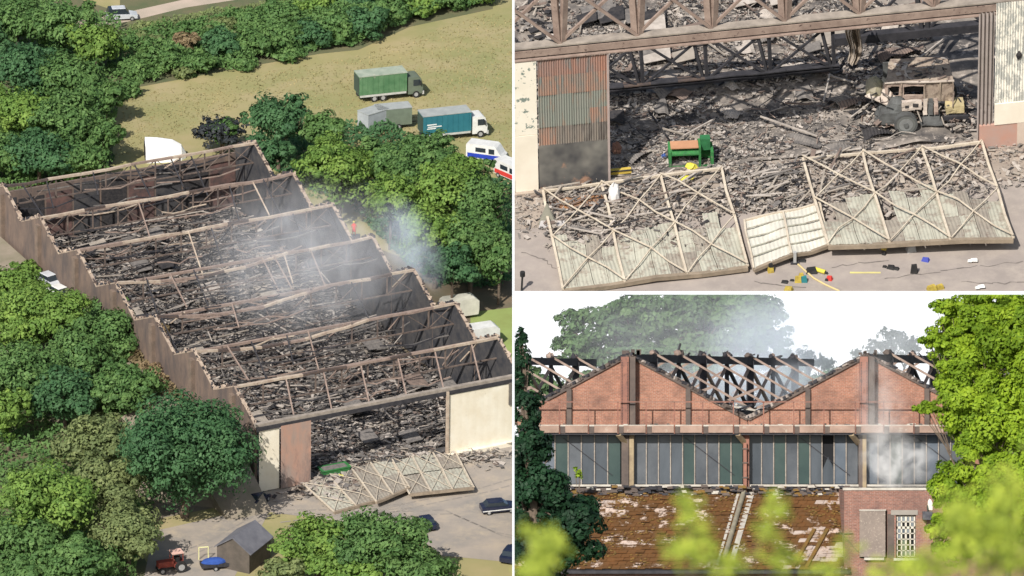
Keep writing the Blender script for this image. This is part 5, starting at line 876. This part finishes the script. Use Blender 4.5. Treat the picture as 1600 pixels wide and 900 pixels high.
bar(kb, 'cable', (Xq(1310),fy-.1,Zq(828)), (Xq(1340),fy-.1,Zq(862)), .05, .05, dark_br); bar(kb, 'cable', (Xq(1312),fy-.1,Zq(834)), (Xq(1332),fy-.1,Zq(833)), .05, .05, dark_br)
# ---- trees of site 3
def tree_multi(lobes, key, name, label, size, dens, dy, cat='tree', group=None, trunk_px=None, tr=True, gap=0, tsc=1.0):
    d = 390+dy; f = d/390; q = B.q*f; P, Q, Tn = [], [], []
    cx = trunk_px or lobes[0][:2]; tb = bp(cx[0], cx[1], dy); base = Vector((tb.x, dy, GZ)); t = thing(name, label, cat, base, group=group)
    for (px, py, rx, ry) in lobes:
        c = bp(px, py, dy)-base; c.y += rng.uniform(-.2,.2)*rx*q; rad = (rx*q, rx*q*.85, ry*q); area = 4*math.pi*(rad[0]*rad[0]+2*rad[0]*rad[2])/3; n = int(area/(size*size*.45)*1.7*dens)
        a, b, c_ = crown_pts(c, rad, int(26+rad[0]*rad[2]*2.5), n, gap=gap*.4); P.append(a); Q.append(b); Tn.append(c_)
    P, Q, Tn = map(np.concatenate, (P,Q,Tn)); link('crown', leaf_mesh('crown', P, Q, size, Tn, G[key]), t)
    if tr:
        mb = MB(); r0 = .35*tsc
        top = Vector((0,0,tb.z-GZ)); mb.tube([Vector((0,0,0)), top*.6, top], [r0, r0*.8, r0*.5], 8)
        for (px, py, rx, ry) in lobes:
            c = bp(px, py, dy)-base; s_ = top*.7; mb.tube([s_, s_.lerp(c,.5)+Vector((0,0,-.3)), c], [r0*.45, r0*.3, r0*.12], 6)
            for k_ in range(4): a_ = k_*1.6+px; e = c+Vector((math.cos(a_)*rx*q*.7,0.3*math.sin(a_)*rx*q,math.sin(a_)*ry*q*.6)); mb.tube([c.lerp(s_,.3), e], [r0*.18, r0*.05], 5)
        mb.build('trunk', bark, t)
    return t
tree_multi([(1045,490,85,58),(980,500,60,44),(1120,480,70,40),(1190,500,48,44),(1080,550,100,34),(960,525,70,45),(900,545,48,34),(1130,520,75,55),(1200,545,42,36),(1000,560,90,26),(1110,575,100,24),(1170,485,50,34),(900,505,34,26)], 'hazy', 'broadleaf_tree', 'large hazy green tree behind the hangar roof', .27, 1.0, 60, trunk_px=(1050,560), gap=.12)
tree_multi([(1040,612,60,30),(1110,618,60,30),(1180,612,60,32),(1250,604,60,34),(1320,600,50,30)], 'hazy', 'broadleaf_tree', 'low line of hazy trees seen through the rafters between the two gables', .3, .8, 75, gap=.1)
tree_multi([(860,612,50,26),(925,606,50,28)], 'hazy', 'broadleaf_tree', 'low hazy tree seen through the rafters left of the left gable', .3, .8, 75, gap=.1)
smoke('smoke', 'blue smoke drifting under the girders between the gables', B, bp(1160,610,30), (7,5,2.6), .32, 1.2, (.80,.88,1), lo=.25)
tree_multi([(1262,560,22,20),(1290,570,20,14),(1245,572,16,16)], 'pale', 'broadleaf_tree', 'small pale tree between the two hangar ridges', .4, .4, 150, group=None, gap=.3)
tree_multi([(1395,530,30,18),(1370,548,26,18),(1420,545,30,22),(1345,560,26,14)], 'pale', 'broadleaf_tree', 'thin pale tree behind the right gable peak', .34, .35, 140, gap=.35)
tree_multi([(845,600,30,16),(830,585,20,18)], 'hazy', 'broadleaf_tree', 'low hazy bush left of the left gable', .35, .6, 90)
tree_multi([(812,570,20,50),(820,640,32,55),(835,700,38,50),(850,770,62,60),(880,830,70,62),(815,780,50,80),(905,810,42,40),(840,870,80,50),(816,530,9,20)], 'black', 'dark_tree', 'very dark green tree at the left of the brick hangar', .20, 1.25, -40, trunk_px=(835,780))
tree_multi([(1545,560,72,62),(1500,560,42,40),(1485,760,34,44),(1540,660,66,60),(1530,500,60,46),(1600,720,60,80),(1590,520,70,60),(1490,520,36,34),(1460,535,26,22),(1505,620,55,55),(1575,650,80,80),(1530,710,56,50),(1500,670,30,38),(1570,780,80,70),(1520,790,50,50),(1448,638,24,14),(1475,600,20,18),(1480,480,26,16),(1620,600,60,120),(1500,840,46,40),(1560,470,60,26),(1470,820,26,20)], 'lime', 'sycamore_tree', 'tall bright yellow green tree filling the right edge', .16, 1.45, -60, trunk_px=(1575,800), tsc=.5)
tree_multi([(905,742,7,9),(899,733,4,5)], 'lime', 'sapling', 'small bright sprig growing before the left panes', .14, .8, -3, tr=True, tsc=.1, cat='plant')
# near sprays of leaves, close to the viewer and so out of focus
def spray(lobes, label, dist, size):
    dy = dist-390; d = dist; q = B.q*d/390; cx = lobes[0]; tb = bp(cx[0],cx[1],dy); base = Vector((tb.x,dy,GZ)); t = thing('leafy_shrub', label, 'shrub', base, group=None); P=[];Q=[];Tn=[]
    for (px,py,rx,ry,n) in lobes:
        c = np.array(bp(px,py,dy)-base); e = rng.normal(size=(n,3))*np.array([rx*q*.5,.3,ry*q*.5]); P.append(c+e); Q.append(rng.normal(size=(n,3))+np.array([0,-.5,.6])); Tn.append(rng.uniform(.1,.95,n))
    link('leaves', leaf_mesh('leaves', np.concatenate(P), np.concatenate(Q), size, np.concatenate(Tn), G['blur']), t)
    mb = MB(); root = Vector((0,0,0)); top = Vector((0,0,tb.z-GZ-.25)); mb.tube([root, top], [.03,.012], 6)
    for (px,py,rx,ry,n) in lobes: mb.tube([top*.97, bp(px,py,dy)-base], [.006,.002], 5)
    mb.build('stem', bark, t)
spray([(850,862,26,30,150),(870,850,16,16,50),(838,890,26,22,120),(822,830,8,12,18)], 'blurred yellow green shoots at the bottom left before the dark tree', 30, .035)
spray([(1090,850,38,36,150),(1080,800,22,26,70),(1068,785,10,14,22),(1210,795,20,22,60),(1195,830,18,20,50),(1130,880,50,22,170),(1060,860,26,18,60),(1220,870,30,26,90)], 'blurred shoots in the bottom centre before the mossy roof', 32, .035)
spray([(1320,860,14,26,40),(1450,880,50,26,200),(1520,840,55,50,380),(1570,790,40,60,330),(1580,870,60,50,420),(1400,890,40,16,110),(1490,800,26,26,80),(1290,890,30,12,60)], 'blurred yellow green shrub at the bottom right before the annexe', 34, .035)
smoke('smoke', 'white smoke puffing from the glazed band by the right pier', B, bp(1400,722,-2.4), (2.4,1.3,2.0), 2.4, 1.5, lo=.44, hi=.74)
smoke('smoke', 'thin smoke column rising in front of the right gable', B, bp(1378,650,-2.6), (1.8,1.3,4.4), .75, 1.0, lo=.36, hi=.78, tilt=(0,-.12,0))
smoke('smoke', 'blue smoke haze hanging between the gables before the big tree', B, bp(1205,545,40), (5.2,5,4.6), .38, 1.2, (.80,.88,1), lo=.2, hi=.7)
smoke('smoke', 'faint haze drifting over the left roof girders', B, bp(1060,530,38), (11,5,6), .09, 1.2, (.88,.93,1), lo=.2)
smoke('smoke', 'pale haze before the thin trees at the right gable', B, bp(1390,545,45), (6,4,3), .3, 1.2, (.88,.93,1), lo=.2)
# ================================================================== end each site at its own edge
def plane_v(px): a = (px-800)*K; return (X_-F*a).normalized()
def plane_h(py): b = (450-py)*K; return (U-F*b).normalized()
bpy.context.view_layer.update()
LIM = {id(L): [-plane_v(800.4)], id(T): [plane_v(803.9), plane_h(454.8)], id(B): [plane_v(803.9), -plane_h(460.2)]}
for site in (L, T, B):
    for o in list(site.objs):
        if o.type != 'MESH' or o.modifiers: continue
        M = o.matrix_world; bb = [M @ Vector(c) for c in o.bound_box]
        for n in LIM[id(site)]:
            ds = [n.dot(p) for p in bb]
            if min(ds) >= 0: continue
            if o.data.users > 1: o.data = o.data.copy()
            if max(ds) <= 0: bpy.data.objects.remove(o); break
            ln = (M.to_3x3().transposed() @ n); lc = M.inverted() @ Vector((0,0,0))
            bm = bmesh.new(); bm.from_mesh(o.data); bmesh.ops.bisect_plane(bm, geom=bm.verts[:]+bm.edges[:]+bm.faces[:], plane_co=lc, plane_no=ln, clear_inner=True); bm.to_mesh(o.data); bm.free()
            if not o.data.polygons: bpy.data.objects.remove(o); break
for o in [o for o in COL.objects if o.type == 'EMPTY' and not o.children]: bpy.data.objects.remove(o)
